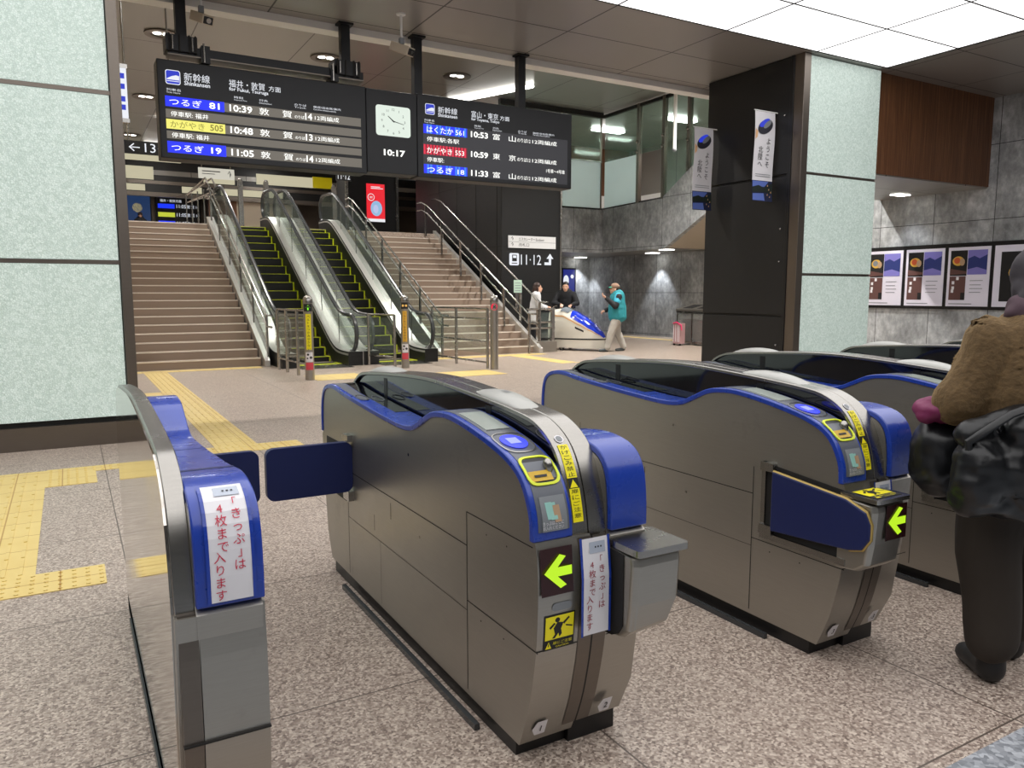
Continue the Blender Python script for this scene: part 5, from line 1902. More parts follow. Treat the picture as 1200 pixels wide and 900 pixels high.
def wall_posters():
    t = thing('poster_row_frame', 'long black frame on the grey stone wall holding a row of posters', 'poster frame', (14.88, 8.5, 1.1))  # plain black frame behind the poster row
    MB().box(14.86, 14.9, 5.0, 10.62, 1.10, 2.36, MT['black']).build('backing', None, t)
    labs = ['leftmost upright poster with a blue evening lake picture, beside the glass column', 'second poster of the row from the glass column, evening lake and red dish',
            'third poster of the row, just left of the person in brown', 'fourth poster, mostly black with a gold bowl, half hidden by the grey hat']
    for i in range(4):
        y1 = 10.56 - 0.865 * i
        y0 = y1 - 0.79
        P = lambda a, b, e=0.0: (14.845 - e, y1 - a, 1.16 + b)
        q = thing('poster', labs[i], 'poster', (14.85, (y0 + y1) / 2, 1.16), None)
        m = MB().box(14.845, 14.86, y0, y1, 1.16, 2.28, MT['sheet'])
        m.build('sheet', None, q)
        m = MB()
        R = lambda a0, a1, b0, b1, mat, e=0.002: m.add([P(a0, b0, e), P(a1, b0, e), P(a1, b1, e), P(a0, b1, e)], [(0, 1, 2, 3)], mat)
        C = lambda a, b, r, s_, mat, e=0.006: m.add([P(a + r * math.cos(k * PI / 8), b + s_ * math.sin(k * PI / 8), e) for k in range(16)], [list(range(16))], mat)
        if i < 3:
            R(0.05, 0.37, 0.58, 1.06, MT['ink']); R(0.05, 0.36, 0.12, 0.57, MT['brownprint'])
            C(0.2, 0.86, 0.11, 0.09, MT['dishyellow']); C(0.18, 0.87, 0.06, 0.06, MT['dishred'] if i else MT['midgrey'], 0.008); C(0.28, 0.84, 0.05, 0.07, MT['tan'], 0.009)
            m.add([P(0.05, 0.6, 0.005), P(0.37, 0.62, 0.005), P(0.37, 0.66, 0.005), P(0.05, 0.72, 0.005)], [(0, 1, 2, 3)], MT['brownprint'])
            R(0.38, 0.74, 0.6, 1.06, MT['deepblue'])
            m.add([P(0.38, 1.06, 0.004), P(0.74, 1.06, 0.004), P(0.74, 0.97, 0.004), P(0.6, 0.9, 0.004), P(0.5, 0.95, 0.004), P(0.38, 0.9, 0.004)], [(0, 1, 2, 3, 4, 5)], MT['violet'])
            m.add([P(0.38, 0.6, 0.004), P(0.74, 0.6, 0.004), P(0.74, 0.68, 0.004), P(0.56, 0.74, 0.004), P(0.38, 0.7, 0.004)], [(0, 1, 2, 3, 4)], MT['violet'])
            for a, b in ((0.1, 0.42), (0.1, 0.32), (0.18, 0.5), (0.09, 0.26)):
                R(a, a + 0.05, b, b + 0.06, MT['paper'], 0.005)
            R(0.28, 0.36, 0.12, 0.26, MT['ink'], 0.004)
            for k, b in enumerate((0.48, 0.4, 0.33, 0.26)):
                R(0.44, 0.68 - 0.03 * (k % 2), b, b + 0.012, MT['midgrey'], 0.004)
            R(0.06, 0.5, 0.04, 0.055, MT['midgrey'], 0.004)
        else:
            R(0.12, 0.75, 0.1, 1.0, MT['ink'])
            C(0.42, 0.62, 0.16, 0.13, MT['dishyellow']); C(0.42, 0.64, 0.10, 0.08, MT['ink'], 0.008)
        m.build('picture', None, q, fix=False)
wall_posters()
# colourful sign on the back wall of the lower lobby
t = thing('wall_poster', 'narrow blue and yellow lit poster on the back wall behind the man in black', 'poster', (15.8, 23.2, 0.9))
MB().box(15.45, 16.05, 23.22, 23.3, 0.85, 2.3, MT['black']).build('frame', None, t)
m = MB()
rect(m, 15.5, 16.0, 0.9, 2.25, em('poster_deep_blue', rgb(40, 50, 150), 0.7), 0, 23.215)
rect(m, 15.5, 15.72, 0.9, 1.6, em('poster_gold', rgb(220, 190, 70), 0.8), 0.002, 23.215)
m.add([(15.62 + 0.12 * math.cos(k * PI / 8), 23.205, 1.85 + 0.2 * math.sin(k * PI / 8)) for k in range(16)], [list(range(16))], MT['signwhite'])
m.add([(15.88 + 0.07 * math.cos(k * PI / 8), 23.205, 2.0 + 0.07 * math.sin(k * PI / 8)) for k in range(16)], [list(range(16))], MT['signwhite'])
m.build('picture', None, t, fix=False)

# ------------------------------------------------------------------ bins and suitcase
t = thing('waste_bin', 'wide clear-fronted recycling bin with steel lid in front of the grey stone wall', 'bin', (15.350, 16.3, 0))
MB().box(14.770, 15.970, 16.1, 16.75, 0.05, 0.9, MT['bin_acrylic']).build('body', None, t, bevel=0.01)
m = MB().box(14.850, 15.900, 16.2, 16.7, 0.08, 0.7, MT['brownbag'])
m.build('liner_bag', None, t, bevel=0.06)
m = MB()
for x in (14.770, 15.350, 15.950):
    m.box(x - 0.02, x + 0.02, 16.09, 16.12, 0.0, 0.92, MT['rail'])
m.box(14.750, 15.990, 16.08, 16.12, 0.86, 0.92, MT['rail']).box(14.750, 15.990, 16.08, 16.12, 0.04, 0.1, MT['rail'])
m.build('frame', None, t)
m = MB().prism([(16.06, 0.92), (16.78, 0.92), (16.78, 1.12), (16.06, 0.97)], 'x', 14.730, 16.010, MT['steel'])
for x in (14.870, 15.450):
    vs = [(x, 16.16, 1.0 - 0.006), (x + 0.4, 16.16, 1.0 - 0.006), (x + 0.4, 16.6, 1.09), (x, 16.6, 1.09)]
    m.add(vs, [(0, 1, 2, 3)], MT['ink'])
m.build('lid', None, t)
t.location = (14.85, 15.65, 0)
t.rotation_euler = (0, 0, -PI / 2)
t = thing('suitcase', 'small pinkish suitcase with a pink strap standing in front of the recycling bin', 'suitcase', (14.970, 15.6, 0))
MB().rbox(14.740, 15.040, 15.5, 15.7, 0.05, 0.6, 0.04, MT['caserose']).build('shell', None, t, bevel=0.03)
m = MB()
for x in (14.780, 14.860, 14.940, 15.000):
    m.box(x, x + 0.012, 15.492, 15.5, 0.1, 0.56, MT['paper'])
m.build('rib', None, t)
MB().tube([(14.800, 15.6, 0.6), (14.800, 15.6, 0.68), (14.980, 15.6, 0.68), (14.980, 15.6, 0.6)], 0.012, MT['rail'], 6).build('handle', None, t)
MB().tube([(14.780, 15.49, 0.6), (14.920, 15.48, 0.63), (15.080, 15.5, 0.55), (15.100, 15.5, 0.42)], 0.02, MT['magenta'], 6).build('strap', None, t)
for x in (14.780, 15.000):
    MB().cyl((x, 15.52, 0.03), (x, 15.56, 0.03), 0.03, MT['ink'], 10).build('wheel', None, t)
t.location = (14.33, 15.72, 0)
t.rotation_euler = (0, 0, -PI / 2)

# ------------------------------------------------------------------ miniature bullet train
def mini_train():
    root = thing('miniature_train', 'child-sized white and blue bullet train model with a copper stripe on wheels', 'model train', (10.95, 15.85, 0))
    L = 1.42
    def W(x):
        return 0.31 if x < 0.55 else 0.31 * (1 - ((x - 0.55) / (L - 0.55)) ** 2.2 * 0.72)
    def Z(x):
        P_ = [(0, 1.0), (0.2, 1.02), (0.38, 1.06), (0.6, 0.97), (0.85, 0.84), (1.1, 0.66), (1.3, 0.48), (1.42, 0.30)]
        for (a, b), (c_, d) in zip(P_, P_[1:]):
            if x <= c_:
                t_ = (x - a) / (c_ - a)
                t_ = t_ * t_ * (3 - 2 * t_) * 0.35 + t_ * 0.65
                return b + (d - b) * t_
        return 0.30
    def S(x, t, h=0.0):
        x = min(max(x, 0), L)
        th = t * PI / 2
        w, z = W(x) + h, Z(x) + h
        e = 0.62
        y = w * math.copysign(abs(math.sin(th)) ** e, th)
        zz = 0.30 + (z - 0.30) * abs(math.cos(th)) ** e if z > 0.3 else 0.3
        return (x, y, zz)
    R = Matrix.Rotation(math.radians(-57), 4, 'Z')
    C0 = Vector((10.62, 16.35, 0))
    fin = lambda m: setattr(m, 'v', [R @ v + C0 for v in m.v])
    def grid(x0, x1, t0, t1, mat, h=0.0, nx=24, nt=20, fx=None):
        m = MB()
        vs = []
        for i in range(nx + 1):
            for j in range(nt + 1):
                x = x0 + (x1 - x0) * i / nx
                t = t0 + (t1 - t0) * j / nt
                if fx:
                    x, t = fx(i / nx, j / nt)
                vs.append(S(x, t, h))
        m.add(vs, [(i * (nt + 1) + j, i * (nt + 1) + j + 1, (i + 1) * (nt + 1) + j + 1, (i + 1) * (nt + 1) + j) for i in range(nx) for j in range(nt)], mat, True)
        return m
    MT['trainwhite'] = pm('cream_white_bodywork', rgb(222, 218, 206), 0.22, coat=0.4)
    MT['trainblue'] = pm('bright_blue_bodywork', rgb(26, 56, 200), 0.15, coat=0.6)
    MT['copper'] = pm('copper_stripe', rgb(206, 160, 110), 0.3, 0.3)
    m = grid(0, L, -1, 1, MT['trainwhite'], 0, 32, 28)
    m.add([S(0, -1 + 2 * j / 28) for j in range(29)], [list(range(29))], MT['trainwhite'])
    fin(m); m.build('body', None, root)
    m = MB()
    low = [(x, W(x) * 1.0) for x in [L * i / 24 for i in range(25)]]
    poly = low + [(x, -y) for x, y in low[::-1]]
    m.prism(poly, 'z', 0.07, 0.27, MT['trainwhite'], True)
    fin(m); m.build('skirt', None, root)
    m = MB()
    low = [(x, W(x) + 0.006) for x in [L * i / 24 for i in range(25)]]
    m.prism(low + [(x, -y) for x, y in low[::-1]], 'z', 0.27, 0.302, MT['ink'], True)
    fin(m); m.build('waist_band', None, root)
    edge = lambda u: 0.36 + 0.28 * u
    m = grid(0, 0, 0, 0, MT['trainblue'], 0.006, 20, 16, lambda a, b: (0.58 + a * 0.82, (b * 2 - 1) * (0.56 + 0.22 * a)))
    fin(m); m.build('bonnet', None, root)
    m = grid(0, 0, 0, 0, MT['glassdark'], 0.012, 10, 14, lambda a, b: (0.30 + a * 0.30 * (1 - 0.3 * abs(b * 2 - 1)), (b * 2 - 1) * 0.42))
    fin(m); m.build('windscreen', None, root)
    for sgn in (-1, 1):
        m = grid(0, 0, 0, 0, MT['copper'], 0.008, 30, 2, lambda a, b: (0.12 + a * 1.26, sgn * (0.50 + 0.30 * a ** 0.8 + b * 0.05)))
        fin(m); m.build('stripe', None, root)
        m = grid(0, 0, 0, 0, MT['ink'], 0.01, 8, 4, lambda a, b: (0.72 + 0.22 * a, sgn * (0.80 + 0.05 * b + 0.05 * a)))
        fin(m); m.build('side_mark', None, root)
        for x in (0.16, 0.36):
            m = MB().cyl((x, sgn * 0.26, 0.06), (x, sgn * 0.30, 0.06), 0.06, MT['ink'], 16).cyl((x, sgn * 0.301, 0.06), (x, sgn * 0.305, 0.06), 0.03, MT['rail'], 12)
            fin(m); m.build('wheel', None, root)
    m = MB()
    for x, t in ((0.62, 0.3), (0.8, 0.28), (0.95, 0.1), (1.1, 0.3), (0.7, -0.4)):
        p = S(x, t, 0.008)
        m.ell(p, 0.022, 0.022, 0.014, MT['paper'], 8, 5)
    fin(m); m.build('star_sticker', None, root)
    m = MB()
    for y in (-0.2, 0.2):
        m.tube([(0.1, y, 0.98), (0.1, y, 1.08), (0.2, y, 1.1)], 0.012, MT['rail'], 6)
    fin(m); m.build('handle', None, root)
MT['glassdark'] = pm('smoked_windscreen', rgb(120, 128, 136), 0.08, coat=0.5)
mini_train()


# ------------------------------------------------------------------ people
def caps(bm, p0, r0, p1, r1, sq=(1, 1, 1), n=14):
    """tapered limb: two ellipsoids and a cone between them"""
    p0, p1 = Vector(p0), Vector(p1)
    m = MB()
    m.ell(p0, r0 * sq[0], r0 * sq[1], r0 * sq[2], None, n, 8)
    m.ell(p1, r1 * sq[0], r1 * sq[1], r1 * sq[2], None, n, 8)
    d = p1 - p0
    if d.length > 1e-4:
        a = d.normalized().orthogonal().normalized()
        b = d.normalized().cross(a)
        vs = []
        for p, r in ((p0, r0), (p1, r1)):
            for k in range(n):
                t = 2 * PI * k / n
                o = (a * math.cos(t) + b * math.sin(t)) * r
                vs.append(p + Vector((o.x * sq[0], o.y * sq[1], o.z * sq[2])))
        m.add(vs, [(k, (k + 1) % n, n + (k + 1) % n, n + k) for k in range(n)] + [tuple(range(n))[::-1], tuple(range(n, 2 * n))])
    bm.v_off = len(bm.v)
    b0 = len(bm.v)
    bm.v += m.v
    bm.f += [[i + b0 for i in f] for f in m.f]
    bm.mi += [0] * len(m.f)
    bm.sm += [True] * len(m.f)


def blob(name, shapes, mat, parent, voxel=0.012, smooth=3, disp=None):
    """union of limbs and ellipsoids remeshed to one continuous surface (author coordinates are local to the parent)"""
    m = MB()
    for s_ in shapes:
        if s_[0] == 'c':
            caps(m, *s_[1:])
        else:
            _, c_, r, *rest = s_
            m.ell(c_, r[0], r[1], r[2], None, 16, 10, rest[0] if rest else None)
    me = bpy.data.meshes.new('tmp')
    me.from_pydata([tuple(v) for v in m.v], [], m.f)
    o = bpy.data.objects.new('tmp', me)
    COL.objects.link(o)
    bm = bmesh.new(); bm.from_mesh(me); bmesh.ops.recalc_face_normals(bm, faces=bm.faces); bm.to_mesh(me); bm.free()
    rm = o.modifiers.new('r', 'REMESH'); rm.mode = 'VOXEL'; rm.voxel_size = voxel
    if smooth:
        sm = o.modifiers.new('s', 'SMOOTH'); sm.factor = 0.5; sm.iterations = smooth
    dg = bpy.context.evaluated_depsgraph_get()
    out = bpy.data.meshes.new_from_object(o.evaluated_get(dg))
    bpy.data.objects.remove(o)
    out.name = name
    if disp:
        from mathutils import noise
        for v in out.vertices:
            k = disp(v.co, noise)
            v.co += v.normal * k
    out.materials.clear()
    out.materials.append(mat)
    for p in out.polygons:
        p.use_smooth = True
    ob = bpy.data.objects.new(name, out)
    COL.objects.link(ob)
    ob.parent = parent
    return ob


def hand(shapes, w, d, curl=0.5, side=1, s=1.0, up=None):
    """wrist w, pointing direction d; five unequal fingers bending towards 'up' """
    w, d = Vector(w), Vector(d).normalized()
    up = Vector(up).normalized() if up else Vector((0, 0, -1))
    lat = d.cross(up).normalized()
    up = lat.cross(d).normalized()
    palm = w + d * 0.05 * s
    shapes.append(('c', tuple(w), 0.026 * s, tuple(palm + d * 0.02 * s), 0.030 * s, (1, 1, 1)))
    for i, (off, L) in enumerate(((-0.030, 0.066), (-0.010, 0.076), (0.010, 0.070), (0.029, 0.054))):
        a = palm + d * 0.035 * s + lat * off * s
        b = a + (d * math.cos(curl) + up * math.sin(curl)) * L * 0.5 * s
        c_ = b + (d * math.cos(curl * 2.2) + up * math.sin(curl * 2.2)) * L * 0.5 * s
        shapes.append(('c', tuple(a), 0.0095 * s, tuple(b), 0.009 * s))
        shapes.append(('c', tuple(b), 0.009 * s, tuple(c_), 0.0075 * s))
    a = w + d * 0.025 * s - lat * side * 0.025 * s
    b = a + (d * 0.6 - lat * side * 0.7).normalized() * 0.035 * s
    c_ = b + (d * 0.9 + up * 0.4).normalized() * 0.028 * s
    shapes.append(('c', tuple(a), 0.012 * s, tuple(b), 0.0105 * s)); shapes.append(('c', tuple(b), 0.0105 * s, tuple(c_), 0.009 * s))


def head_shapes(c, s=1.0, yaw=0.0, pitch=0.0):
    """head centre c; faces -Y before yaw"""
    c = Vector(c)
    R = Matrix.Rotation(yaw, 3, 'Z') @ Matrix.Rotation(pitch, 3, 'X')
    P = lambda x, y, z: tuple(c + R @ Vector((x, y, z)) * s)
    return R, P, [
        ('e', P(0, 0.012, 0.025), (0.076 * s, 0.094 * s, 0.098 * s), R),
        ('e', P(0, -0.022, -0.045), (0.056 * s, 0.066 * s, 0.070 * s), R),
        ('e', P(0, -0.062, -0.088), (0.026 * s, 0.022 * s, 0.020 * s), R),
        ('c', P(0, -0.084, 0.012), 0.010 * s, P(0, -0.104, -0.022), 0.014 * s),
        ('c', P(-0.018, -0.082, -0.058), 0.009 * s, P(0.018, -0.082, -0.058), 0.009 * s),
        ('e', P(-0.078, 0.012, -0.01), (0.010 * s, 0.018 * s, 0.030 * s), R), ('e', P(0.078, 0.012, -0.01), (0.010 * s, 0.018 * s, 0.030 * s), R),
        ('c', P(0, 0.02, -0.06), 0.052 * s, P(0, 0.035, -0.17), 0.056 * s)]


def face_parts(root, R, P, s, lipcol):
    for sx in (-1, 1):
        m = MB()
        m.ell(P(sx * 0.031, -0.079, 0.012), 0.012 * s, 0.007 * s, 0.006 * s, MT['eyewhite'], 10, 6, R)
        m.ell(P(sx * 0.031, -0.085, 0.012), 0.0055 * s, 0.003 * s, 0.0055 * s, MT['ink'], 8, 5, R)
        o = m.build('eye', None); o.parent = root
        m = MB().tube([P(sx * 0.016, -0.087, 0.034), P(sx * 0.032, -0.088, 0.040), P(sx * 0.048, -0.080, 0.034)], 0.004 * s, MT['hairblack'], 5)
        o = m.build('eyebrow', None); o.parent = root
    m = MB().tube([P(-0.020, -0.088, -0.056), P(0, -0.093, -0.057), P(0.020, -0.088, -0.056)], 0.0045 * s, lipcol, 6)
    o = m.build('mouth', None); o.parent = root


MT['skin'] = pm('skin', rgb(214, 168, 142), 0.5)
MT['eyewhite'] = pm('eye_white', rgb(226, 222, 216), 0.3)
MT['hairblack'] = pm('dark_hair', rgb(36, 28, 26), 0.4)
MT['lips'] = pm('lips', rgb(176, 92, 86), 0.45)


def legs(sh, hip, knee, ankle, toe, r=(0.085, 0.06, 0.045), k=1.0):
    sh.append(('c', hip, r[0] * k, knee, r[1] * k))
    sh.append(('c', knee, r[1] * k, ankle, r[2] * k))


def shoe(root, ankle, toe, mat, s=1.0, sole=None):
    a, t_ = Vector(ankle), Vector(toe)
    sh = [('c', (a.x, a.y, 0.05), 0.045 * s, (t_.x, t_.y, 0.035), 0.036 * s, (1, 1, 0.95)), ('c', (a.x, a.y, 0.05), 0.045 * s, (a.x, a.y, 0.10), 0.043 * s)]
    return blob('shoe', sh, mat, root, 0.012, 2)


def person(label, loc, rot, build):
    t = thing('person', label, 'person', (0, 0, 0))
    build(t)
    t.location = loc
    t.rotation_euler = (0, 0, rot)
    return t


# --- woman in the teal jacket striding left with one hand raised (faces -Y in her own frame)
def teal(t):
    skin = []
    R, P, hd = head_shapes((0, -0.07, 1.50), 1.0, 0, math.radians(-4))
    skin += hd
    skin += [('c', (0, 0, 1.32), 0.13, (0, 0.01, 1.0), 0.13, (1.15, 0.8, 1)), ('c', (0, 0.01, 1.0), 0.13, (0, 0.02, 0.88), 0.145, (1.15, 0.85, 1))]
    Rs, Ls = (0.18, 0, 1.32), (-0.18, 0, 1.32)
    Re, Rw = (0.25, -0.10, 1.10), (0.20, -0.32, 1.30)
    Le, Lw = (-0.24, -0.03, 1.06), (-0.16, -0.24, 0.98)
    for a, b, c_ in ((Rs, Re, Rw), (Ls, Le, Lw)):
        skin += [('c', a, 0.05, b, 0.038), ('c', b, 0.038, c_, 0.026)]
    hand(skin, Rw, (0, -0.75, 0.5), 0.5, 1, up=(0, 0.3, 1)); hand(skin, Lw, (0.1, -0.9, -0.2), 0.9, -1)
    hipR, kR, aR = (0.09, 0.02, 0.88), (0.10, -0.14, 0.50), (0.09, -0.24, 0.10)
    hipL, kL, aL = (-0.09, 0.02, 0.88), (-0.09, 0.05, 0.48), (-0.09, 0.22, 0.12)
    for h, k, a in ((hipR, kR, aR), (hipL, kL, aL)):
        legs(skin, h, k, a, None)
    blob('body', skin, MT['skin'], t, 0.009, 2)
    face_parts(t, R, P, 1.0, MT['lips'])
    sh = [('c', (0, 0.02, 1.33), 0.175, (0, 0.02, 1.05), 0.215, (1.1, 1.0, 1)), ('c', (0, 0.02, 1.05), 0.215, (0, 0.03, 0.83), 0.225, (1.08, 1.0, 0.6)), ('c', (0, -0.01, 1.40), 0.085, (0, -0.02, 1.44), 0.075)]
    blob('jacket', sh, MT['teal'], t, 0.014, 3, lambda co, n: 0.012 * n.noise(co * 9))
    for a, b, c_, dk in ((Rs, Re, Rw, 1), (Ls, Le, Lw, 0)):
        e2 = tuple(Vector(b).lerp(Vector(c_), 0.92))
        blob('sleeve', [('c', a, 0.085, b, 0.072), ('c', b, 0.072, e2, 0.05)], MT['jacketblack'], t, 0.012, 3, lambda co, n: 0.008 * n.noise(co * 14))
        m_ = tuple(Vector(a).lerp(Vector(b), 0.55))
        blob('shoulder_panel', [('c', (a[0] * 0.85, a[1], a[2] + 0.01), 0.092, m_, 0.086)], MT['tealbright'], t, 0.014, 2)
    tr = []
    for h, k, a in ((hipR, kR, aR), (hipL, kL, aL)):
        legs(tr, h, k, a, None, (0.125, 0.095, 0.075))
    tr.append(('e', (0, 0.02, 0.87), (0.19, 0.15, 0.12)))
    blob('trousers', tr, MT['palegrey'], t, 0.013, 3, lambda co, n: 0.010 * n.noise(co * 11))
    shoe(t, aR, (0.09, -0.42, 0), MT['greyshoe']); shoe(t, (-0.09, 0.21, 0.1), (-0.09, 0.04, 0), MT['greyshoe'])
    hc = Vector(P(0, 0.01, 0.05))
    blob('cap', [('e', tuple(hc + Vector((0, 0.01, 0.02))), (0.092, 0.106, 0.085)), ('c', tuple(hc + Vector((-0.04, 0.07, 0.02))), 0.05, tuple(hc + Vector((0.04, 0.07, 0.02))), 0.05)], MT['captan'], t, 0.01, 2)
    blob('cap_brim', [('c', tuple(hc + Vector((-0.05, -0.11, 0.0))), 0.02, tuple(hc + Vector((0.05, -0.11, 0.0))), 0.02, (1, 2.2, 0.5))], MT['mintbrim'], t, 0.008, 2)
    blob('hair', [('e', tuple(hc + Vector((0, 0.05, -0.06))), (0.082, 0.065, 0.08))], MT['hairblack'], t, 0.01, 2)
MT['teal'] = pm('teal_jacket_cloth', rgb(40, 140, 150), 0.7)
MT['tealbright'] = pm('bright_teal_cloth', rgb(60, 170, 196), 0.7)
MT['jacketblack'] = pm('black_sleeve_cloth', rgb(26, 28, 34), 0.7)
MT['palegrey'] = pm('pale_grey_trousers', rgb(182, 178, 170), 0.8)
MT['greyshoe'] = pm('grey_shoe', rgb(70, 78, 80), 0.6)
MT['captan'] = pm('tan_knit_cap', rgb(150, 122, 104), 0.85)
MT['mintbrim'] = pm('mint_brim', rgb(60, 190, 160), 0.5)
person('person in a teal jacket and tan cap walking left past the miniature train', (11.5, 14.9, 0), math.radians(-112), teal)


# --- man in a black sweatshirt leaning on the train
def man(t):
    skin = []
    R, P, hd = head_shapes((0, -0.16, 1.56), 1.0, 0, math.radians(8))
    skin += hd
    skin += [('c', (0, -0.06, 1.38), 0.15, (0, 0.0, 1.05), 0.14, (1.2, 0.8, 1)), ('c', (0, 0.0, 1.05), 0.14, (0, 0.04, 0.92), 0.15, (1.1, 0.85, 1))]
    Rs, Ls = (0.20, -0.06, 1.37), (-0.20, -0.06, 1.37)
    Re, Rw = (0.30, -0.16, 1.15), (0.17, -0.34, 1.10)
    Le, Lw = (-0.30, -0.16, 1.15), (-0.10, -0.34, 1.12)
    for a, b, c_ in ((Rs, Re, Rw), (Ls, Le, Lw)):
        skin += [('c', a, 0.055, b, 0.042), ('c', b, 0.042, c_, 0.028)]
    hand(skin, Rw, (-0.3, -0.9, -0.2), 0.5, 1); hand(skin, Lw, (0.3, -0.9, -0.2), 0.5, -1)
    Hs = [((0.1, 0.04, 0.9), (0.11, 0.0, 0.5), (0.11, 0.06, 0.1)), ((-0.1, 0.04, 0.9), (-0.11, 0.0, 0.5), (-0.11, 0.06, 0.1))]
    for h, k, a in Hs:
        legs(skin, h, k, a, None)
    blob('body', skin, MT['skin'], t, 0.009, 2)
    face_parts(t, R, P, 1.0, MT['lips'])
    sh = [('c', (0, -0.06, 1.38), 0.165, (0, 0.0, 1.05), 0.17, (1.2, 0.85, 1)), ('c', (0, 0.0, 1.05), 0.17, (0, 0.03, 0.9), 0.175, (1.15, 0.9, 0.6)), ('c', (0, -0.08, 1.43), 0.085, (0, -0.09, 1.46), 0.075)]
    for a, b, c_ in ((Rs, Re, Rw), (Ls, Le, Lw)):
        sh += [('c', a, 0.085, b, 0.072), ('c', b, 0.072, tuple(Vector(b).lerp(Vector(c_), 0.92)), 0.045)]
    blob('sweatshirt', sh, MT['blackcloth'], t, 0.013, 3, lambda co, n: 0.010 * n.noise(co * 10))
    tr = [('e', (0, 0.04, 0.9), (0.17, 0.14, 0.12))]
    for h, k, a in Hs:
        legs(tr, h, k, a, None, (0.11, 0.085, 0.07))
    blob('trousers', tr, MT['blackcloth'], t, 0.013, 3)
    for h, k, a in Hs:
        shoe(t, a, (a[0], a[1] - 0.17, 0), MT['ink'])
    hc = Vector(P(0, 0.02, 0.05))
    blob('hair', [('e', tuple(hc + Vector((0, 0.008, 0.018))), (0.084, 0.096, 0.078))], MT['hairblack'], t, 0.009, 1)
MT['blackcloth'] = pm('black_cloth', rgb(24, 25, 30), 0.8)
person('person in a black sweatshirt leaning forward on the miniature train', (11.28, 16.75, 0), math.radians(-40), man)


# --- woman in a white coat with long dark hair
def white(t):
    skin = []
    R, P, hd = head_shapes((0, -0.08, 1.53), 0.97, 0, math.radians(-2))
    skin += hd
    skin += [('c', (0, -0.03, 1.34), 0.12, (0, 0, 1.0), 0.12, (1.15, 0.8, 1)), ('c', (0, 0, 1.0), 0.12, (0, 0.02, 0.88), 0.14, (1.1, 0.85, 1))]
    A = [((0.17, -0.03, 1.34), (0.2, -0.12, 1.1), (0.12, -0.32, 1.06)), ((-0.17, -0.03, 1.34), (-0.2, -0.10, 1.1), (-0.12, -0.30, 1.02))]
    for i, (a, b, c_) in enumerate(A):
        skin += [('c', a, 0.048, b, 0.036), ('c', b, 0.036, c_, 0.024)]
        hand(skin, c_, (0, -0.9, -0.15), 0.5, 1 - 2 * i, 0.92)
    Hs = [((0.09, 0.02, 0.88), (0.09, -0.02, 0.48), (0.09, 0.02, 0.1)), ((-0.09, 0.02, 0.88), (-0.09, 0.02, 0.48), (-0.09, 0.06, 0.1))]
    for h, k, a in Hs:
        legs(skin, h, k, a, None)
    blob('body', skin, MT['skin'], t, 0.009, 2)
    face_parts(t, R, P, 0.97, MT['lips'])
    sh = [('c', (0, -0.03, 1.35), 0.14, (0, 0, 1.02), 0.165, (1.15, 0.85, 1)), ('c', (0, 0, 1.02), 0.165, (0, 0.02, 0.74), 0.19, (1.1, 0.9, 0.6)), ('c', (0, -0.02, 1.40), 0.075, (0, -0.03, 1.43), 0.065)]
    for a, b, c_ in A:
        sh += [('c', a, 0.08, b, 0.068), ('c', b, 0.068, tuple(Vector(b).lerp(Vector(c_), 0.9)), 0.045)]
    blob('coat', sh, MT['whitecloth'], t, 0.013, 3, lambda co, n: 0.012 * n.noise(co * 9))
    tr = []
    for h, k, a in Hs:
        legs(tr, h, k, a, None, (0.1, 0.07, 0.055))
    tr.append(('e', (0, 0.02, 0.88), (0.14, 0.12, 0.1)))
    blob('trousers', tr, MT['blackcloth'], t, 0.013, 3)
    for h, k, a in Hs:
        shoe(t, a, (a[0], a[1] - 0.15, 0), MT['ink'], 0.9)
    hc = Vector(P(0, 0.02, 0.04))
    blob('hair', [('e', tuple(hc + Vector((0, 0.012, 0.02))), (0.088, 0.098, 0.088)), ('c', tuple(hc + Vector((0, 0.06, -0.04))), 0.08, tuple(hc + Vector((0, 0.09, -0.27))), 0.06, (1.1, 0.75, 1)),
                  ('c', tuple(hc + Vector((0.078, 0.0, -0.03))), 0.026, tuple(hc + Vector((0.085, 0.0, -0.24))), 0.024), ('c', tuple(hc + Vector((-0.078, 0.0, -0.03))), 0.026, tuple(hc + Vector((-0.085, 0.0, -0.24))), 0.024)], MT['hairbrown'], t, 0.010, 2,
         lambda co, n: 0.005 * n.noise(Vector((co.x * 60, co.y * 60, co.z * 8))))
MT['whitecloth'] = pm('white_coat_cloth', rgb(206, 206, 208), 0.8)
MT['hairbrown'] = pm('dark_brown_hair', rgb(52, 34, 28), 0.45)
person('person in a white coat with long dark hair behind the rail end, facing the train', (10.06, 16.32, 0), math.radians(62), white)


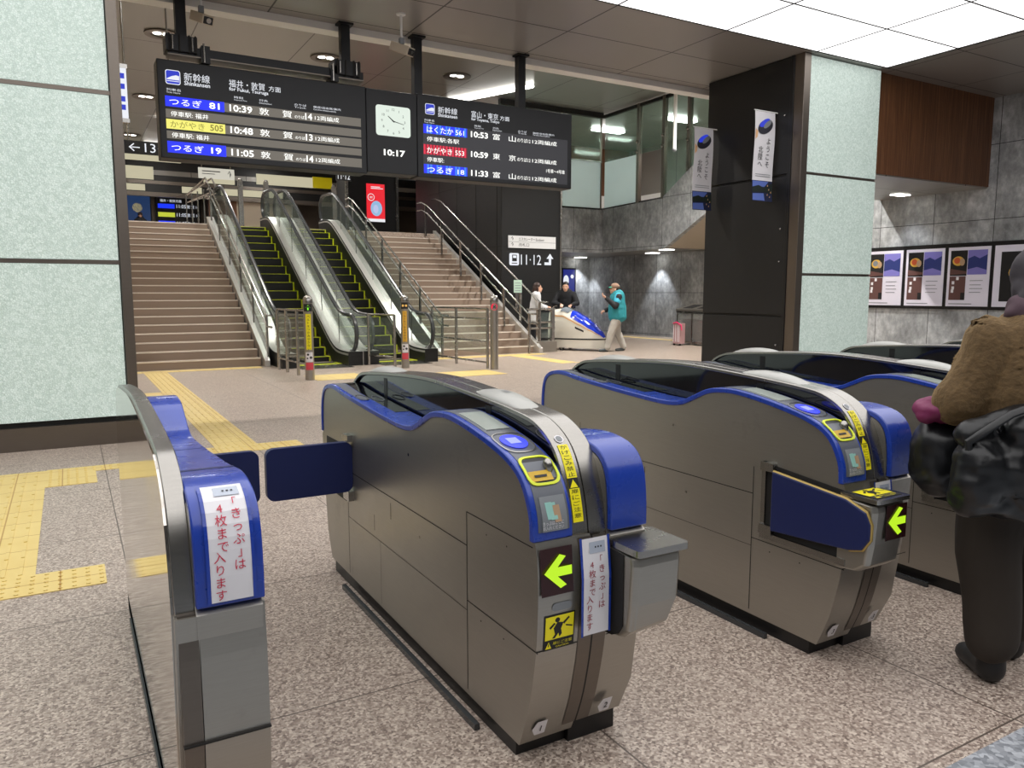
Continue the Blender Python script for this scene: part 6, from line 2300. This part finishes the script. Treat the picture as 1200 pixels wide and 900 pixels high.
# --- head and shoulders far up on the concourse
def far(t):
    R, P, hd = head_shapes((0, -0.02, 1.55), 1.0)
    skin = list(hd) + [('c', (0, 0, 1.34), 0.13, (0, 0, 0.95), 0.14, (1.15, 0.8, 1)), ('c', (0.17, 0, 1.34), 0.05, (0.22, 0, 0.85), 0.035), ('c', (-0.17, 0, 1.34), 0.05, (-0.22, 0, 0.85), 0.035)]
    hand(skin, (0.22, 0, 0.85), (0, 0, -1), 0.3, 1, up=(0, -1, 0)); hand(skin, (-0.22, 0, 0.85), (0, 0, -1), 0.3, -1, up=(0, -1, 0))
    for x in (-0.09, 0.09):
        legs(skin, (x, 0, 0.9), (x, 0, 0.5), (x, 0, 0.1), None)
    blob('body', skin, MT['skin'], t, 0.012, 2)
    face_parts(t, R, P, 1.0, MT['lips'])
    blob('coat', [('c', (0, 0, 1.36), 0.17, (0, 0, 0.8), 0.2, (1.2, 0.85, 1)), ('c', (0.18, 0, 1.34), 0.08, (0.22, 0, 0.9), 0.06), ('c', (-0.18, 0, 1.34), 0.08, (-0.22, 0, 0.9), 0.06)], MT['blackcloth'], t, 0.02, 2)
    blob('trousers', [('c', (x, 0, 0.9), 0.1, (x, 0, 0.12), 0.07) for x in (-0.09, 0.09)], MT['blackcloth'], t, 0.02, 2)
    for x in (-0.09, 0.09):
        shoe(t, (x, 0.02, 0.1), (x, -0.15, 0), MT['ink'])
    blob('hair', [('e', (0, 0.0, 1.61), (0.1, 0.11, 0.1)), ('e', (0, 0.03, 1.55), (0.1, 0.09, 0.1))], MT['hairbrown'], t, 0.012, 2)
PF = person('distant person, only the dark top of the head above the left stairs', (2.85, 35.9, ZU - 0.0), 0.0, far).name
bpy.data.objects[PF].scale = (0.93, 0.93, 0.93)


# --- person in the brown pullover in the right foreground
def brown(t):
    # own frame: faces +Y, z up; left side of the body towards -X
    skin = []
    R, P, hd = head_shapes((0.05, 0.09, 1.44), 1.0, PI, math.radians(-10))
    skin += hd
    skin += [('c', (0.01, 0.02, 1.2), 0.11, (0, -0.02, 1.0), 0.12, (1.15, 0.85, 1)), ('c', (0.02, 0.04, 1.3), 0.06, (0.01, 0.02, 1.2), 0.08), ('c', (0, -0.02, 1.0), 0.13, (0, 0, 0.84), 0.155, (1.1, 0.85, 1))]
    A = [((-0.13, 0.0, 1.24), (-0.235, -0.02, 1.04), (-0.16, 0.24, 0.98)), ((0.15, 0.0, 1.25), (0.24, -0.04, 1.02), (0.16, 0.22, 0.98))]
    for i, (a, b, c_) in enumerate(A):
        skin += [('c', a, 0.05, b, 0.04), ('c', b, 0.04, c_, 0.027)]
        hand(skin, c_, (0.2 - 0.4 * i, 0.9, -0.1), 0.8, 1 - 2 * i)
    Hs = [((-0.09, 0, 0.84), (-0.085, 0.03, 0.47), (-0.07, -0.02, 0.10)), ((0.09, 0, 0.84), (0.10, 0.10, 0.47), (0.10, 0.18, 0.10))]
    for h, k, a in Hs:
        legs(skin, h, k, a, None)
    blob('body', skin, MT['skin'], t, 0.008, 2)
    face_parts(t, R, P, 1.0, MT['lips'])
    sh = [('c', (0.01, 0.0, 1.24), 0.145, (0, -0.03, 1.06), 0.165, (1.12, 0.92, 1)), ('c', (0, -0.03, 1.06), 0.17, (0, -0.02, 0.98), 0.17, (1.12, 0.95, 0.6)), ('c', (0.03, 0.03, 1.30), 0.10, (0.05, 0.05, 1.33), 0.085)]
    for a, b, c_ in A:
        sh += [('c', a, 0.095, b, 0.088), ('c', b, 0.088, tuple(Vector(b).lerp(Vector(c_), 0.9)), 0.06)]
    def folds(co, n):
        return 0.034 * n.noise(Vector((co.x * 8 + 3, co.y * 8, co.z * 3.0))) + 0.003 * n.noise(co * 30)
    blob('pullover', sh, MT['oliveknit'], t, 0.009, 3, folds)
    tr = [('e', (0, 0, 0.84), (0.20, 0.155, 0.13))]
    for h, k, a in Hs:
        legs(tr, h, k, (a[0], a[1], 0.165), None, (0.125, 0.105, 0.092))
    blob('trousers', tr, MT['darkbrown'], t, 0.011, 3, lambda co, n: 0.014 * n.noise(Vector((co.x * 8, co.y * 8, co.z * 5))))
    for h, k, a in Hs:
        shoe(t, a, (a[0] - 0.01, a[1] + 0.16, 0), MT['ink'], 1.15)
    # hood-like hat and bunched scarf
    blob('hat', [('e', (0.055, 0.08, 1.49), (0.10, 0.115, 0.105)), ('e', (0.05, 0.04, 1.42), (0.095, 0.10, 0.10)), ('c', (-0.02, 0.01, 1.38), 0.045, (0.11, 0.01, 1.38), 0.045), ('e', (0.05, 0.07, 1.43), (0.103, 0.085, 0.085))], MT['hatgrey'], t, 0.01, 3,
         lambda co, n: 0.012 * n.noise(co * 16))
    blob('scarf', [('c', (-0.055, 0.0, 1.345), 0.05, (0.04, -0.06, 1.33), 0.055), ('c', (0.04, -0.06, 1.33), 0.055, (0.15, 0.0, 1.345), 0.05), ('c', (-0.045, 0.02, 1.37), 0.045, (0.02, 0.12, 1.33), 0.05)], MT['scarf'], t, 0.009, 3,
         lambda co, n: 0.014 * n.noise(co * 20))
MT['oliveknit'] = None
tt = NT('olive_brown_fleece')
nn = tt.noise(60, 4); n2 = tt.noise(6, 3)
cc = tt.mix(nn, rgb(64, 49, 30), rgb(110, 87, 56))
tt.bump(nn, 0.6, 0.01)
tt.b.inputs['Sheen Weight'].default_value = 0.5
tt.b.inputs['Sheen Tint'].default_value = rgb(200, 170, 120)
MT['oliveknit'] = tt.set(col=cc, rough=0.95)
MT['darkbrown'] = pm('dark_brown_trousers', rgb(46, 38, 31), 0.9)
MT['hatgrey'] = pm('charcoal_hat_cloth', rgb(58, 54, 58), 0.9)
MT['scarf'] = pm('plum_grey_scarf', rgb(76, 58, 66), 0.9)
BX, BY = 2.93, 1.42
person('person seen from behind in an olive-brown fleece pullover at the right edge', (BX, BY, 0), math.radians(-36), brown)


def bag():
    bx, by, bz = 2.69, 1.385, 0.67
    t = thing('shoulder_bag', 'large slouching black nylon bag hanging at the side of the person in brown', 'bag', (bx, by, bz))
    def fold(co, n):
        return 0.020 * n.noise(Vector((co.x * 8 + co.z * 9, co.y * 8, co.z * 4 - co.x * 5))) + 0.008 * n.noise(co * 22)
    R = Matrix.Rotation(math.radians(-32), 3, 'Z')
    V = lambda x, y, z: tuple(R @ Vector((x, y, z)))
    blob('bag_body', [('e', V(-0.04, 0, 0.14), (0.13, 0.10, 0.14)), ('e', V(0.12, 0, 0.17), (0.17, 0.11, 0.18)), ('c', V(-0.10, 0, 0.28), 0.045, V(0.22, 0, 0.37), 0.06), ('c', V(-0.08, 0, 0.06), 0.07, V(0.2, 0, 0.06), 0.08),
                      ('e', V(0.1, 0, 0.3), (0.15, 0.08, 0.08))], MT['nylon'], t, 0.008, 3, fold)
    m = MB().tube([Vector((bx, by, bz)) + Vector(V(*p)) for p in ((-0.12, -0.06, 0.16), (-0.13, -0.05, 0.26), (-0.02, -0.09, 0.36), (0.14, -0.09, 0.42), (0.3, -0.05, 0.47))], 0.014, MT['nylon'], 8, flat=0.5)
    m.build('strap', None, t)
    p = Vector((bx, by, bz)) + Vector(V(0.1, -0.1, 0.40))
    m = MB().cyl(p, p + Vector((0.028, -0.012, 0.012)), 0.007, MT['chrome'], 8)
    m.build('buckle', None, t)
    x, y, z = 2.72, 1.62, 0.70
    t2 = thing('small_bag', 'small black bag with a magenta drawstring top held in front of the person in brown', 'bag', (x, y, z))
    blob('bag_body', [('e', (0.02, 0, 0.12), (0.10, 0.10, 0.15)), ('e', (0.08, -0.03, 0.14), (0.10, 0.10, 0.15))], MT['nylon'], t2, 0.01, 3, lambda co, n: 0.015 * n.noise(co * 12))
    blob('drawstring_top', [('e', (0.0, 0.0, 0.30), (0.085, 0.08, 0.045)), ('e', (0.06, -0.03, 0.30), (0.05, 0.05, 0.045)), ('e', (-0.05, 0.0, 0.285), (0.035, 0.045, 0.035))], MT['plum'], t2, 0.006, 2, lambda co, n: 0.016 * n.noise(co * 24))
    MB().tube([(x + 0.08, y - 0.12, z + 0.10), (x + 0.085, y - 0.12, z + 0.24), (x + 0.11, y - 0.1, z + 0.34)], 0.02, MT['nylon'], 6, flat=0.4).build('handle', None, t2)
    MB().prism([(x + 0.06, z + 0.20), (x + 0.085, z + 0.22), (x + 0.08, z + 0.26), (x + 0.065, z + 0.25)], 'y', y - 0.15, y - 0.14, MT['orange']).build('orange_tag', None, t2)
MT['nylon'] = pm('black_nylon', rgb(13, 14, 17), 0.38)
MT['plum'] = pm('magenta_plum_cloth', rgb(110, 24, 72), 0.6)
MT['orange'] = pm('orange_tag', rgb(236, 110, 40), 0.5)
bag()
